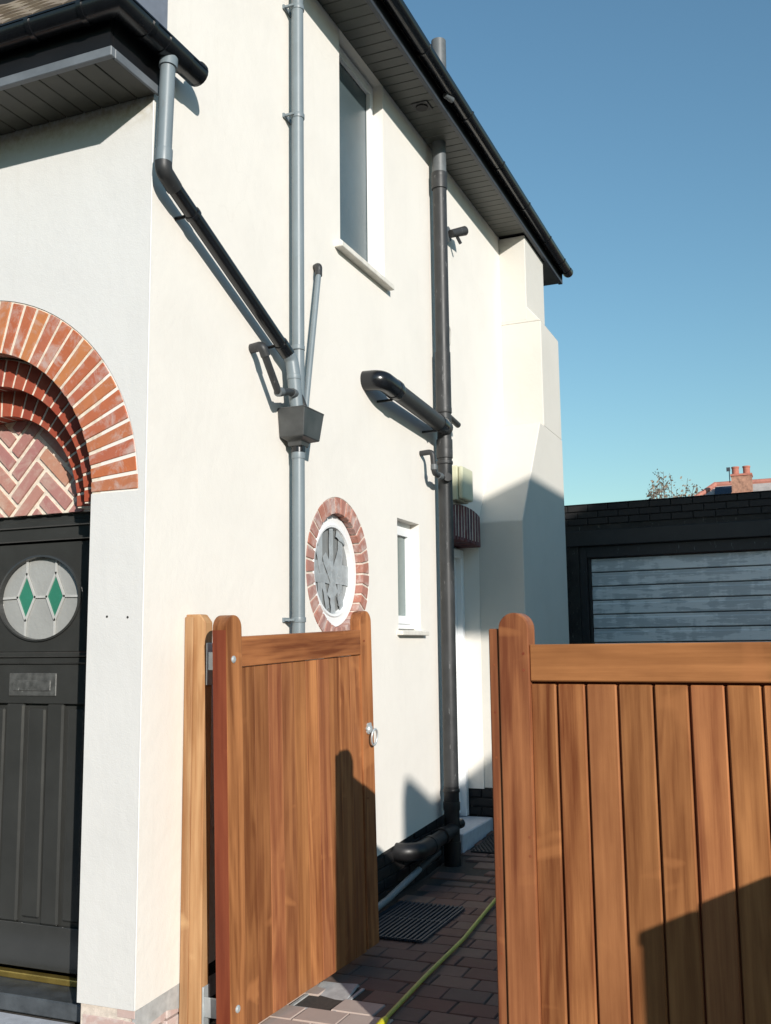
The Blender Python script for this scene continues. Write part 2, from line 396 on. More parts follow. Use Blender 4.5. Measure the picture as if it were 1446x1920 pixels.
# ------------------------------------------------------------------ ground
g = MB()
ys = [-300, -60, 3.1, 5.2, 8, 60, 900]
for i in range(len(ys)-1):
    za = -.012+(gz(min(ys[i], 5.2))); zb = -.012+(gz(min(ys[i+1], 5.2)))
    g.add([(-400, ys[i], za), (400, ys[i], za), (400, ys[i+1], zb), (-400, ys[i+1], zb)], [(0, 1, 2, 3)])
ground = struct(part('ground', g, 'ground'))
bed = MB()
for y0, y1 in ((.25, 3.1), (3.1, 5.1)):
    a, b = gz(y0)-.006, gz(y1)-.006
    bed.add([(.02, y0, a), (1.95, y0, a), (1.95, y1, b), (.02, y1, b)], [(0, 1, 2, 3)])
drive = struct(part('bounce_slab', boxm((1.97, .0, -.03), (7.4, 7.43, -.001)), 'bounce_concrete'))  # unseen pale slab, added to bounce sunlight onto buttress and soffit
paving = struct(part('paving', bed, 'joint_sand'))
pav_meshes = []
for k in range(5):
    mb = MB(); L, D = .2035, .149
    j = lambda s: random.uniform(-s, s)
    c = [(-L/2+j(.003), -D/2+j(.003)), (L/2+j(.003), -D/2+j(.003)), (L/2+j(.003), D/2+j(.003)), (-L/2+j(.003), D/2+j(.003))]
    top = [(x*.965, y*.955, .018) for x, y in c]; mid = [(x, y, .012) for x, y in c]; bot = [(x, y, -.02) for x, y in c]
    mb.loft([bot, mid, top], smooth=False)
    pav_meshes.append((mb.mesh('paver'), None))
pav_sunlit = [mm.copy() for mm, _ in pav_meshes]
row = 0; y = .36
while y < 4.95:
    off = (.105 if row % 2 else 0)+random.uniform(-.02, .02)
    x = .17+off-.105
    while x < 1.72:
        inhole = .30 < x < .52 and .74 < y < 1.10
        ahead = y < .25+.9 and x > 0
        if not inhole and x > .1 and not (x < .30 and 3.45 < y < 3.75) and not (x < .15 and y > 3.7):
            pale = (y < 1.15-.95*(x-.35)) or (y < .6)  # sunlight along the gate's shadow edge, put into the paver colour
            me = (pav_sunlit if pale else [mm for mm, _ in pav_meshes])[random.randrange(5)]
            o = link('paver', me, 'paver_sunlit' if pale else 'paver', paving, (x, y, gz(y)-.016+random.uniform(-.002, .002)),
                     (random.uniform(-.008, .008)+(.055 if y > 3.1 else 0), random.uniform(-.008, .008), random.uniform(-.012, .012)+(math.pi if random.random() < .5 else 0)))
        x += .2105
    y += .1565; row += 1

# ------------------------------------------------------------------ the house
house = thing('house', 'cream rendered two storey house with red brick door arch and black gutters', 'house')
# side wall with its openings (panel coordinates: y, z)
UPW = (1.96, 2.69, 4.11, 5.60); SMW = (2.86, 3.29, 1.70, 2.485); SDO = (3.93, 4.73, .20, 2.50)
RW = (1.925, 2.06)
rect = lambda a, b, c, d: [(a, c), (b, c), (b, d), (a, d)]
arch_pts = [(SDO[0], .20), (SDO[1], .20), (SDO[1], 2.42)]+[(4.33+.40*math.cos(t), 2.42+.085*math.sin(t)) for t in [math.pi*i/10 for i in range(1, 10)]]+[(SDO[0], 2.42)]
side = panel('side_wall', [(.003, .178), (1.2, .242), (2.5, .305), (SDO[0], .371), (SDO[0], 2.42)]+arch_pts[3:-1][::-1]+[(SDO[1], 2.42), (SDO[1], .41), (7.0, .42), (7.0, 5.62), (.055, 5.62), (.055, 4.45), (.003, 4.45)],
             [rect(*UPW), rect(*SMW), circle(RW[0], RW[1], .442)], SIDE(0), .24, 'render_side', house)
# front wall
AX, AZ0, RO, RI = -1.014, 2.28, .977, .727
hole = [(AX-RI, -.05), (AX-RI, AZ0), (AX-RO, AZ0)]+arc(AX, AZ0, RO, RO, math.pi, 0, 48)[1:-1]+[(AX+RO, AZ0), (AX+RI, AZ0), (AX+RI, -.05)]
outer = [(-5, .178), (AX-RI, .178), (AX-RI, AZ0), (AX-RO, AZ0)]+arc(AX, AZ0, RO, RO, math.pi, 0, 48)[1:-1]+[(AX+RO, AZ0), (AX+RI, AZ0), (AX+RI, .178), (-.003, .178), (-.003, 4.6), (-5, 4.6)]
front = panel('front_wall', outer, [], FRONT(0), .34, 'render_front', house)
for hx, hz_ in ((-.185, 1.745), (-.078, 1.74)): part('screw_hole', MB().tube([(hx, .004, hz_), (hx, -.001, hz_)], .0055, 8), 'core', house)
part('corner_bead', boxm((-.006, -.0022, .18), (.0018, .006, 4.07)), 'bead', house, .002)
part('interior_core', boxm((-5, .62, .0), (-.27, 6.9, 5.5)), 'core', house)
part('rear_wall', boxm((-5, 6.95, 0), (-.25, 7.1, 5.6)), 'render_side', house)

# brick plinth under the render, pink washed at the front corner, black painted along the passage
pl = part('front_plinth', boxm((AX+RI+.012, .012, -.02), (-.03, .3, .176)), 'mortar_round', house)
bm_ = boxm((-.105, -.045, -.031), (.105, .045, .031)).mesh('brick', .004)
bm_.materials.append(M['brick_pink'])
for r_ in range(3):
    for k in range(-1, 3):
        x = -.06-.205*k-(.1 if r_ % 2 else 0)
        if x < AX+RI+.09 or x > -.1: continue
        link('brick', bm_, None, pl, (x, .053, .012+.07*r_+.02))
    link('brick', bm_, None, pl, (-.0515, .115, .032+.07*r_), (0, 0, math.pi/2))
    link('brick', bm_, None, pl, (-.0515, .335, .032+.07*r_), (0, 0, math.pi/2))
pl = part('side_plinth', MB().prism([(.45, -.02), (SDO[0], 0.0), (SDO[0], .366), (2.5, .300), (1.2, .238), (.45, .2)], lambda u, v: (-.2, u, v), lambda u, v: (-.016, u, v)), 'mortar_black', house)
bb = boxm((-.05, -.1045, -.031), (.012, .1045, .031)).mesh('brick', .004); bb.materials.append(M['brick_black'])
for r_ in range(5):
    k = 0; y = .60+(.11 if r_ % 2 else 0)
    while y < SDO[0]-.1:
        zz = .032+.0735*r_
        lim = .178+.0515*y
        if zz+.03 < lim+.012: link('brick', bb, None, pl, (-.014, y, zz))
        y += .219
part('plinth_skim', MB().prism([(.012, .085), (.22, .11), (.50, .05), (1.0, .0), (1.0, .225), (.012, .176)], lambda u, v: (-.02, u, v), lambda u, v: (-.002, u, v)), 'concrete', house)

def wedge_ring(parent, cx, cz, r0, r1, a0, a1, n, mp, depth0, depth1, mat, joint=.009, name='brick', jit=.0015):
    for i in range(n):
        t0 = a0+(a1-a0)*i/n; t1 = a0+(a1-a0)*(i+1)/n
        h0, h1 = joint/2/r0, joint/2/r1
        q = [(r0, t0+h0), (r1, t0+h1), (r1, (t0+t1)/2), (r1, t1-h1), (r0, t1-h0), (r0, (t0+t1)/2)]
        rr = random.uniform(-.004, .002); dj = random.uniform(-jit, jit)
        ctr = ((r0+r1)/2*math.cos((t0+t1)/2)+cx, (r0+r1)/2*math.sin((t0+t1)/2)+cz)
        o3 = Vector(mp(ctr[0], ctr[1], 0))
        pts = [(cx+(r+(rr if r == r1 else 0))*math.cos(t), cz+(r+(rr if r == r1 else 0))*math.sin(t)) for r, t in q]
        mb = MB().prism(pts, lambda u, v: Vector(mp(u, v, depth0+dj))-o3, lambda u, v: Vector(mp(u, v, depth1))-o3)
        part(name, mb, mat, parent, .0022, loc=o3)
# the stepped arch over the front door
fa = panel('front_arch', [(AX+RO-.002, AZ0-.001)]+arc(AX, AZ0, RO-.002, RO-.002, 0, math.pi, 48)[1:-1]+[(AX-RO+.002, AZ0-.001), (AX-RI-.002, AZ0-.001)]+arc(AX, AZ0, RI+.002, RI+.002, math.pi, 0, 48)[1:-1]+[(AX+RI+.002, AZ0-.001)], [], FRONT(.004), .30, 'mortar_front', house)
wedge_ring(fa, AX, AZ0, RI, RO-.006, 0, math.pi, 38, FRONT(0), -.002, .105, 'brick_front', .0165)
ia = panel('inner_arch', arc(AX, AZ0-.02, .74, .74, 0, math.pi, 40)+arc(AX, AZ0-.02, .607, .607, math.pi, 0, 40), [], FRONT(.106), .24, 'mortar_front', house)
wedge_ring(ia, AX, AZ0-.02, .605, .735, 0, math.pi, 29, FRONT(0), .10, .205, 'brick_inner', .0135)
wedge_ring(ia, AX, AZ0-.02, .480, .613, 0, math.pi, 24, FRONT(0), .203, .33, 'brick_inner', .0135)
part('arch_backing', MB().prism(arc(AX, AZ0-.02, .615, .615, 0, math.pi, 40)+arc(AX, AZ0-.02, .482, .482, math.pi, 0, 40), lambda u, v: (u, .209, v), lambda u, v: (u, .34, v)), 'mortar_front', house)
# herringbone tympanum
def clip(poly, conv):
    out = poly
    for i in range(len(conv)):
        a, b = conv[i], conv[(i+1) % len(conv)]; res = []
        side_ = lambda p: (b[0]-a[0])*(p[1]-a[1])-(b[1]-a[1])*(p[0]-a[0])
        for k in range(len(out)):
            p, q = out[k], out[(k+1) % len(out)]; sp, sq = side_(p), side_(q)
            if sp >= 0: res.append(p)
            if sp*sq < 0:
                t = sp/(sp-sq); res.append((p[0]+(q[0]-p[0])*t, p[1]+(q[1]-p[1])*t))
        out = res
        if len(out) < 3: return []
    return out
tz = AZ0-.02
ty = part('tympanum', MB().prism(arc(AX, tz, .50, .50, 0, math.pi, 32), lambda u, v: (u, .312, v), lambda u, v: (u, .40, v)), 'mortar_front', house)
conv = arc(AX, tz, .479, .479, 0, math.pi, 24)
BW, BL, JT = .082, .246, .025
for i in range(-14, 15):
    for jj in range(-8, 9):
        for kind in (0, 1):
            # 45 degree herringbone, unit cell of width BW
            ux = i*BW+jj*3*BW if False else 0
            x0 = (i+jj*3)*BW; y0 = (i-jj*3)*BW
            if kind == 0: q = [(x0+JT/2, y0+JT/2), (x0+BL-JT/2, y0+JT/2), (x0+BL-JT/2, y0+BW-JT/2), (x0+JT/2, y0+BW-JT/2)]
            else: q = [(x0-BW+JT/2, y0+JT/2), (x0-JT/2, y0+JT/2), (x0-JT/2, y0+BL-JT/2), (x0-BW+JT/2, y0+BL-JT/2)]
            c4, s4 = math.cos(R(47)), math.sin(R(47))
            q = [(AX+.03+x*c4-y_*s4, tz+.16+x*s4+y_*c4) for x, y_ in q]
            q = clip(q, conv)
            if len(q) < 3: continue
            ar = abs(sum(q[k][0]*q[(k+1) % len(q)][1]-q[(k+1) % len(q)][0]*q[k][1] for k in range(len(q))))/2
            if ar < .0006: continue
            cx_ = sum(p[0] for p in q)/len(q); cz_ = sum(p[1] for p in q)/len(q)
            d = random.uniform(-.0015, .0015)
            part('brick', MB().prism(q, lambda u, v: (u-cx_, .302+d, v-cz_), lambda u, v: (u-cx_, .33, v-cz_)), 'brick_tymp', ty, loc=(cx_, 0, cz_))

# ------------------------------------------------------------------ front door
DX, DW, DY = -.90, .40, .365            # centre, half width, plane of the door face
fr = part('door_frame', boxm((-1.76, .335, 2.215), (-.27, .46, 2.335)), 'door_black', house, .004)
part('frame_bead', boxm((-1.74, .322, 2.20), (-.29, .345, 2.232)), 'door_black', fr, .005)
part('frame_bead', boxm((-1.74, .34, 2.135), (-.29, .46, 2.212)), 'door_black', fr, .004)
part('jamb', boxm((DX+DW+.012, .338, .03), (-.275, .46, 2.134)), 'door_black', fr, .004)
part('jamb', boxm((-1.755, .338, .03), (DX-DW-.012, .46, 2.134)), 'door_black', fr, .004)
el = lambda k: circle(DX+.02, 1.858, .247*k, .204*k, 56)
door = panel('front_door', rect(DX-DW, DX+DW, 1.60, 2.126), [el(1)], FRONT(DY), .045, 'door_black', house)
z_el = [(p[0], p[1]) for p in el(1)]
dfr = lambda a, b, mat='door_black', bev=.004, nm='rail': part(nm, boxm(a, b), mat, door, bev)
rim = MB()
n_ = 56; rp = []
for prof in ((1.03, DY-.001), (1.03, DY-.010), (.985, DY-.012), (.97, DY+.01)):
    rp.append([(x, prof[1], z) for x, z in el(prof[0])])
rim.loft(rp, cap=False, smooth=False); part('glazing_rim', rim, 'door_black', door)
part('pane', MB().prism(el(1.0), lambda u, v: (u, DY+.02, v), lambda u, v: (u, DY+.027, v)), 'glass_door', door)
ex = DX+.02
for dx in (-.095, .085):
    q = [(ex+dx-.052, 1.865), (ex+dx, 1.755), (ex+dx+.052, 1.865), (ex+dx, 1.975)]
    part('green_pane', MB().prism(q, lambda u, v: (u, DY+.0165, v), lambda u, v: (u, DY+.0195, v)), 'glass_green', door)
def came(a, b, wd=.011):
    a, b = Vector((a[0], 0, a[1])), Vector((b[0], 0, b[1])); d = (b-a).normalized(); nn = Vector((-d.z, 0, d.x))*wd/2; d = d*.003
    q = [a-d-nn, b+d-nn, b+d+nn, a-d+nn]
    part('lead_came', MB().prism([(p.x, p.z) for p in q], lambda u, v: (u, DY+.011, v), lambda u, v: (u, DY+.016, v)), 'came', door)
for dx in (-.095, .085):
    t_, b_, l_, r2 = (ex+dx, 1.98), (ex+dx, 1.75), (ex+dx-.054, 1.865), (ex+dx+.054, 1.865)
    for p, q in ((t_, l_), (t_, r2), (b_, l_), (b_, r2)): came(p, q)
    hh = .204*math.sqrt(max(0, 1-(dx/.247)**2))
    came(t_, (ex+dx, 1.858+hh)); came(b_, (ex+dx, 1.858-hh))
came((ex-.247, 1.862), (ex-.149, 1.865)); came((ex-.041, 1.865), (ex+.031, 1.865)); came((ex+.139, 1.865), (ex+.247, 1.862))
# lower half: dado shelf, lock rail, recessed panels
dfr((DX-DW, DY-.028, 1.573), (DX+DW, DY+.04, 1.598), bev=.006, nm='dado_shelf')
dfr((DX-DW, DY-.014, 1.54), (DX+DW, DY+.04, 1.5725), bev=.006, nm='dado_shelf')
dfr((DX-DW, DY, 1.352), (DX+DW, DY+.045, 1.5395), bev=.002)
dfr((DX-DW, DY, .145), (DX+DW, DY+.045, .340), bev=.002)
dfr((DX-DW, DY+.026, .3405), (DX+DW, DY+.044, 1.3515), bev=0, nm='backing_panel')
for x0, x1 in ((DX-DW, DX-.285), (DX-.165, DX-.055), (DX+.085, DX+.185), (DX+.318, DX+DW)):
    dfr((x0, DY-.001, .3405), (x1, DY+.0255, 1.3515), bev=.009, nm='muntin')
for x0, x1 in ((DX-.285, DX-.165), (DX-.055, DX+.085), (DX+.185, DX+.318)):
    part('raised_panel', boxm((x0+.018, DY+.010, .362), (x1-.018, DY+.0265, 1.330)), 'door_black', door, .009)
lp = part('letter_plate', boxm((DX-.145, DY-.007, 1.388), (DX+.143, DY+.001, 1.497)), 'worn_plate', door, .003)
part('letter_flap', boxm((DX-.115, DY-.012, 1.412), (DX+.113, DY-.006, 1.465)), 'worn_plate', lp, .003)
part('weather_bar', boxm((DX-DW-.03, .335, .100), (DX+DW+.12, .38, .128)), 'brass', house, .004)
part('door_sill', boxm((-1.755, .17, .025), (-.29, .44, .098)), 'threshold', house, .006)
part('front_step', boxm((-1.80, -.40, -.03), (-.32, .168, .022)), 'step_stone', house, .008)
part('quarry_edge', boxm((-.318, -.40, -.03), (-.292, .30, .012)), 'brick_front', house, .004)

# ------------------------------------------------------------------ windows in the side wall
# upper window
x0 = -.075
uw = panel('upper_window', rect(UPW[0]+.002, UPW[1]-.002, UPW[2]+.02, UPW[3]-.012), [rect(UPW[0]+.062, UPW[1]-.062, UPW[2]+.085, UPW[3]-.075)], SIDE(x0), .06, 'pvc_white', house)
part('pane', boxm((x0-.045, UPW[0]+.06, UPW[2]+.08), (x0-.02, UPW[1]-.06, UPW[3]-.07)), 'glass_frost', uw)
panel('sash', rect(UPW[0]+.05, UPW[1]-.05, UPW[2]+.072, UPW[3]-.062), [rect(UPW[0]+.088, UPW[1]-.088, UPW[2]+.112, UPW[3]-.10)], SIDE(x0+.014), .03, 'pvc_white', uw)
part('sill', MB().prism([(-.08, .0), (.055, -.018), (.055, -.055), (.0, -.055), (-.08, -.055)], lambda u, v: (u, UPW[0]-.085, UPW[2]+.018+v), lambda u, v: (u, UPW[1]+.045, UPW[2]+.018+v)), 'sill', uw, .004)
# small window
x0 = -.07
sw = panel('small_window', rect(SMW[0]+.002, SMW[1]-.002, SMW[2]+.02, SMW[3]-.002), [rect(SMW[0]+.05, SMW[1]-.05, SMW[2]+.075, SMW[3]-.055)], SIDE(x0), .06, 'pvc_white', house)
panel('sash', rect(SMW[0]+.04, SMW[1]-.04, SMW[2]+.06, SMW[3]-.045), [rect(SMW[0]+.082, SMW[1]-.085, SMW[2]+.115, SMW[3]-.10)], SIDE(x0+.013), .03, 'pvc_white', sw)
part('pane', boxm((x0-.04, SMW[0]+.05, SMW[2]+.08), (x0-.012, SMW[1]-.05, SMW[3]-.06)), 'glass_small', sw)
part('drip_strip', boxm((x0+.002, SMW[0]+.004, SMW[2]+.022), (x0+.03, SMW[1]-.004, SMW[2]+.045)), 'pvc_white', sw, .004)
part('sill', MB().prism([(-.07, .0), (.045, -.012), (.045, -.042), (-.07, -.042)], lambda u, v: (u, SMW[0]-.03, SMW[2]+.019+v), lambda u, v: (u, SMW[1]+.055, SMW[2]+.019+v)), 'sill', sw, .004)
# round window with its ring of bricks
rs = panel('round_window_surround', circle(RW[0], RW[1], .441, n=64), [circle(RW[0], RW[1], .349, n=64)], SIDE(-.004), .12, 'mortar_round', house)
wedge_ring(rs, RW[0], RW[1], .342, .437, 0, 2*math.pi, 33, SIDE(0), -.003, .085, 'brick_round', .014)
x0 = -.045
rw = panel('round_window', circle(RW[0], RW[1], .338, n=64), [circle(RW[0], RW[1], .278, n=64)], SIDE(x0), .06, 'pvc_white', house)
rim = MB(); rr_ = []
for k, xx in ((.281, x0), (.276, x0+.010), (.262, x0+.008), (.255, x0-.022)):
    rr_.append([(xx, u, v) for u, v in circle(RW[0], RW[1], k, n=64)])
rim.loft(rr_, cap=False, smooth=False); part('glazing_bead', rim, 'pvc_white', rw)
part('pane', MB().prism(circle(RW[0], RW[1], .268, n=64), lambda u, v: (x0-.02, u, v), lambda u, v: (x0-.027, u, v)), 'glass_round', rw)
def tape(a, b, wd, dx, seg=7):
    a, b = Vector(a), Vector(b); d = (b-a).normalized(); nn = Vector((-d.y, d.x)); mb = MB(); L = []; Rr = []
    for i in range(seg+1):
        t = i/seg; c = a.lerp(b, t); w2 = wd/2*(1+random.uniform(-.16, .16)); z = dx+random.uniform(0, .004)
        L.append((z, c.x-nn.x*w2, c.y-nn.y*w2)); Rr.append((z+random.uniform(-.001, .002), c.x+nn.x*w2, c.y+nn.y*w2))
    top = [[l, r_] for l, r_ in zip(L, Rr)]
    for k in range(seg):
        q = top[k]+top[k+1][::-1]
        mb.add([p for p in q]+[(p[0]-.0012, p[1], p[2]) for p in q], [(0, 1, 2, 3), (7, 6, 5, 4), (0, 4, 5, 1), (2, 6, 7, 3), (0, 3, 7, 4), (1, 5, 6, 2)])
    part('tape_strip', mb, 'tape', rw)
cy, cz = RW
T = x0-.017
tape((cy-.25, cz+.01), (cy+.27, cz+.005), .075, T); tape((cy-.25, cz-.05), (cy+.24, cz-.055), .05, T+.004)
tape((cy-.01, cz+.262), (cy+.0, cz-.02), .055, T+.006); tape((cy+.0, cz-.10), (cy+.015, cz-.31), .06, T+.010)
tape((cy-.14, cz+.22), (cy-.15, cz-.20), .06, T+.002); tape((cy+.13, cz+.22), (cy+.12, cz-.21), .06, T+.003)
tape((cy-.10, cz+.09), (cy+.06, cz-.14), .06, T+.008); tape((cy+.11, cz+.11), (cy-.04, cz-.16), .06, T+.009)
tape((cy+.10, cz-.14), (cy+.15, cz-.27), .065, T+.011); tape((cy+.06, cz+.235), (cy+.19, cz+.19), .05, T+.011)
tape((cy-.19, cz+.13), (cy-.05, cz-.23), .045, T+.005)
# side door, white frame and step
sd = part('side_door', boxm((-.22, SDO[0]+.07, .22), (-.185, SDO[1]-.07, 2.34)), 'pvc_white', house)
part('frame', boxm((-.225, SDO[1]-.068, .19), (-.135, SDO[1]-.002, 2.42)), 'pvc_white', sd, .006)
part('frame', boxm((-.225, SDO[0]+.002, .19), (-.135, SDO[0]+.068, 2.42)), 'pvc_white', sd, .006)
part('frame', boxm((-.225, SDO[0]+.07, 2.345), (-.135, SDO[1]-.07, 2.42)), 'pvc_white', sd, .006)
part('pane', boxm((-.19, SDO[0]+.17, 1.2), (-.182, SDO[1]-.17, 2.2)), 'glass_small', sd)
part('lower_panel', boxm((-.186, SDO[0]+.17, .35), (-.178, SDO[1]-.17, 1.05)), 'pvc_white', sd, .006)
part('door_step', boxm((-.23, SDO[0]+.0, .0), (.075, SDO[1]-.012, .185)), 'step_stone', house, .008)
# segmental brick arch over the side door
sa = part('side_arch', MB().prism([(3.91, 2.475), (4.69, 2.475), (4.69, 2.662)]+[(4.30+.40*math.cos(t), 2.665+.075*math.sin(t)) for t in [math.pi*i/12 for i in range(1, 12)]]+[(3.90, 2.665)], lambda u, v: (-.17, u, v), lambda u, v: (.0295, u, v)), 'mortar_round', house)
for i in range(11):
    y0_, y1_ = 3.897+.806*i/11+.009, 3.897+.806*(i+1)/11-.009
    f_ = lambda yy: .075*math.sqrt(max(0, 1-((yy-4.30)/.42)**2))
    q = [(y0_, 2.425+f_(y0_)*.35), (y1_, 2.425+f_(y1_)*.35), (y1_, 2.668+f_(y1_)), (y0_, 2.668+f_(y0_))]
    cyy = (y0_+y1_)/2
    part('brick', MB().prism([(u-cyy, v) for u, v in q], lambda u, v: (-.175, u, v), lambda u, v: (.032+random.uniform(-.002, .002), u, v)), 'brick_purple', sa, .003, loc=(0, cyy, 0))

# ------------------------------------------------------------------ buttress at the back corner
YB, YL, XU, XM, YE = 5.65, 4.735, .262, .395, 6.40
bt = MB()
bt.prism([(YB, 4.72), (YE, 4.72), (YE, 5.585), (YB, 5.585)], lambda u, v: (-.01, u, v), lambda u, v: (XU, u, v))          # upper stage
bt.prism([(-.01, 4.70), (XM, 4.70), (XU, 4.86), (-.01, 4.86)], lambda u, v: (u, YB+.002, v), lambda u, v: (u, YE+.003, v))   # weathering to upper stage
bt.prism([(YB, 3.66), (YE, 3.66), (YE, 4.70), (YB, 4.70)], lambda u, v: (-.01, u, v), lambda u, v: (XM, u, v))
bt.prism([(YL, .416), (YE, .416), (YE, 3.66), (YB-.17, 3.66), (YL, 2.655)], lambda u, v: (-.01, u, v), lambda u, v: (XM+.004, u, v))
part('buttress', bt, 'render_sun_offset', house, .012, 3)
bp = part('buttress_plinth', boxm((-.24, YL+.012, -.05), (XM-.012, YE-.01, .414)), 'mortar_black', house)
bh = boxm((-.1045, -.012, -.031), (.1045, .04, .031)).mesh('brick', .004); bh.materials.append(M['brick_black'])
bhh = boxm((-.05, -.012, -.031), (.05, .04, .031)).mesh('brick', .004); bhh.materials.append(M['brick_black'])
for r_ in range(5):
    z_ = .078+.0735*r_
    for k in range(3):
        xx = -.135+.219*k+(.11 if r_ % 2 else 0)
        if xx+.1 < XM+.01: link('brick', bh, None, bp, (xx, YL+.01, z_))
    if r_ % 2: link('brick', bhh, None, bp, (-.185, YL+.01, z_))
    else: link('brick', bhh, None, bp, (.325+.015, YL+.01, z_))

# ------------------------------------------------------------------ eaves
SZ = 5.59
sf = part('side_soffit', boxm((-.01, -.3, SZ+.012), (.285, 7.07, SZ+.03)), 'fascia_black', house)
sb = boxm((0, -.0475, 0), (.282, .0475, .011)).mesh('soffit_board', .003); sb.materials.append(M['soffit'])
for k in range(74):
    y = -.25+.1*k
    if YB-.05 < y < YE+.05:
        continue
    link('soffit_board', sb, None, sf, (0, y, SZ))
part('soffit_filler', boxm((XU+.003, YB-.06, SZ), (.282, YE+.06, SZ+.011)), 'soffit', house)
ff = part('side_fascia', boxm((.285, -.3, SZ-.012), (.305, 7.09, SZ+.165)), 'fascia_black', house, .002)
part('fascia_trim', boxm((.282, -.3, SZ-.017), (.311, 7.092, SZ+.014)), 'fascia_side', ff, .003)
part('eave_end', boxm((XU+.004, 7.092, SZ-.017), (.313, 7.11, SZ+.2)), 'fascia_side', ff, .003)
part('end_soffit', boxm((-.3, YE+.01, SZ-.008), (.283, 7.10, SZ+.010)), 'soffit', house)
rf = MB()
th = R(38)
rf.prism([(.33, SZ+.165), (-3.0, SZ+.165+3.33*math.tan(th)), (-3.0, SZ+.10+3.33*math.tan(th)), (.30, SZ+.10)], lambda u, v: (u, -.3, v), lambda u, v: (u, 7.1, v))
rf.prism([(-3.0, SZ+.165+3.33*math.tan(th)), (-6.3, SZ+.165), (-6.3, SZ+.10), (-3.0, SZ+.10+3.33*math.tan(th))], lambda u, v: (u, -.3, v), lambda u, v: (u, 7.1, v))
part('roof', rf, 'tile', house)
vent = part('soffit_vent', boxm((.10, 2.985, SZ-.009), (.23, 3.115, SZ-.001)), 'soil_pvc', house, .003)
part('vent_mouth', MB().tube([(.165, 3.05, SZ-.010), (.165, 3.05, SZ-.018)], .045), 'fascia_black', vent)
part('render_return', boxm((-.2, .02, 4.45), (-.002, .055, 5.6)), 'render_side', house)

def gutter_profile(r=.057, t=.005, n=14):
    o = [(r*math.cos(math.pi+math.pi*i/n), r*math.sin(math.pi+math.pi*i/n)*1.02) for i in range(n+1)]
    i_ = [((r-t)*math.cos(2*math.pi-math.pi*i/n), (r-t)*math.sin(2*math.pi-math.pi*i/n)*1.02) for i in range(n+1)]
    return o+i_
def gutter(name, label, path, clips, unions, r=.057):
    gt = part(name, MB().sweep(gutter_profile(r), path, smooth=True), 'black_pvc'); tag(gt, label, 'gutter')
    for p, d in clips: part('clip', MB().sweep(gutter_profile(r+.006, .008), [Vector(p)-Vector(d)*.011, Vector(p)+Vector(d)*.011], smooth=True), 'black_pvc', gt)
    for p, d, l in unions: part('union', MB().sweep(gutter_profile(r+.0055, .007), [Vector(p)-Vector(d)*l, Vector(p)+Vector(d)*l], smooth=True), 'black_pvc', gt)
    return gt
GX, GZ = .368, SZ+.128
Y_ = (0, 1, 0)
sg = gutter('side_gutter', 'long black half round gutter under the sky along the side eaves', [(GX, -.3, GZ), (GX, 7.16, GZ)],
       [((GX, y, GZ), Y_) for y in (1.62, 2.55, 3.50, 4.38, 5.25, 6.10, 6.75)], [((GX, 7.08, GZ), Y_, .05)])
part('stop_end', MB().tube([(GX, 7.155, GZ-.002), (GX, 7.168, GZ-.002)], .0555), 'black_pvc', sg)
part('grey_stub', MB().tube([(GX-.03, 3.08, GZ-.065), (GX+.0, 3.16, GZ-.07)], .022), 'old_pvc', sg)

# front eaves and the small skirt roof
FZ, FY = 4.075, -.315
fs = part('front_soffit', boxm((-4.5, FY, FZ+.012), (.018, -.002, FZ+.03)), 'fascia_black', house)
fb = boxm((-.0475, 0, 0), (.0475, -FY-.003, .011)).mesh('soffit_board', .003); fb.materials.append(M['soffit_front'])
for k in range(26): link('soffit_board', fb, None, fs, (-.035-.1*k, FY, FZ))
f2 = part('front_fascia', MB().box((-4.5, FY-.02, FZ+.035), (.02, FY, FZ+.245)).box((.004, FY-.001, FZ+.0352), (.024, .10, FZ+.2452)), 'fascia_black', house)
part('fascia_trim', boxm((-4.5, FY-.028, FZ-.010), (.033, FY+.0, FZ+.034)), 'fascia_grey', f2, .003)
part('fascia_trim', boxm((.0185, FY+.001, FZ-.010), (.033, .0, FZ+.034)), 'fascia_grey', f2, .003)
part('end_cheek', MB().prism([(FY+.02, FZ+.2), (.05, FZ+.2), (.05, 4.95)], lambda u, v: (-.04, u, v), lambda u, v: (.022, u, v)), 'lead', house)
sk = part('skirt_roof', MB().prism([(FY-.05, 4.30), (.05, 4.30), (.05, 4.80), (FY-.05, 4.325)], lambda u, v: (-4.5, u, v), lambda u, v: (-.045, u, v)), 'fascia_black', house)
slope = math.atan2(.475, .365+.05)
tl = MB(); nx = 5; Lr = .19; Wt = .163
ringT = [[( -Wt/2+Wt*i/nx, yy, .010+.006*math.sin(math.pi*i/nx)-.004*(abs(i-nx/2)/nx)) for i in range(nx+1)]+[(Wt/2-Wt*i/nx, yy, .006*math.sin(math.pi*i/nx)-.006) for i in range(nx+1)] for yy in (0, Lr)]
tl.loft(ringT, smooth=False); tlm = tl.mesh('tile', .001); tlm.materials.append(M['tile'])
for r_ in range(6):
    for k in range(27):
        s_ = r_*.095
        x = -.12-.166*k-(.083 if r_ % 2 else 0)
        y = FY-.055+s_*math.cos(slope); z = 4.338+s_*math.sin(slope)
        link('tile', tlm, None, sk, (x, y, z), (slope-.09+random.uniform(-.02, .02), random.uniform(-.015, .015), random.uniform(-.02, .02)))
part('lead_flashing', MB().prism([(.03, 4.28), (.085, 4.30), (.085, 5.3), (.03, 5.3)], lambda u, v: (-.12, u, v), lambda u, v: (.007, u, v)), 'lead', house, .003)
fgz, fgx, fgy = 4.268, .095, -.385
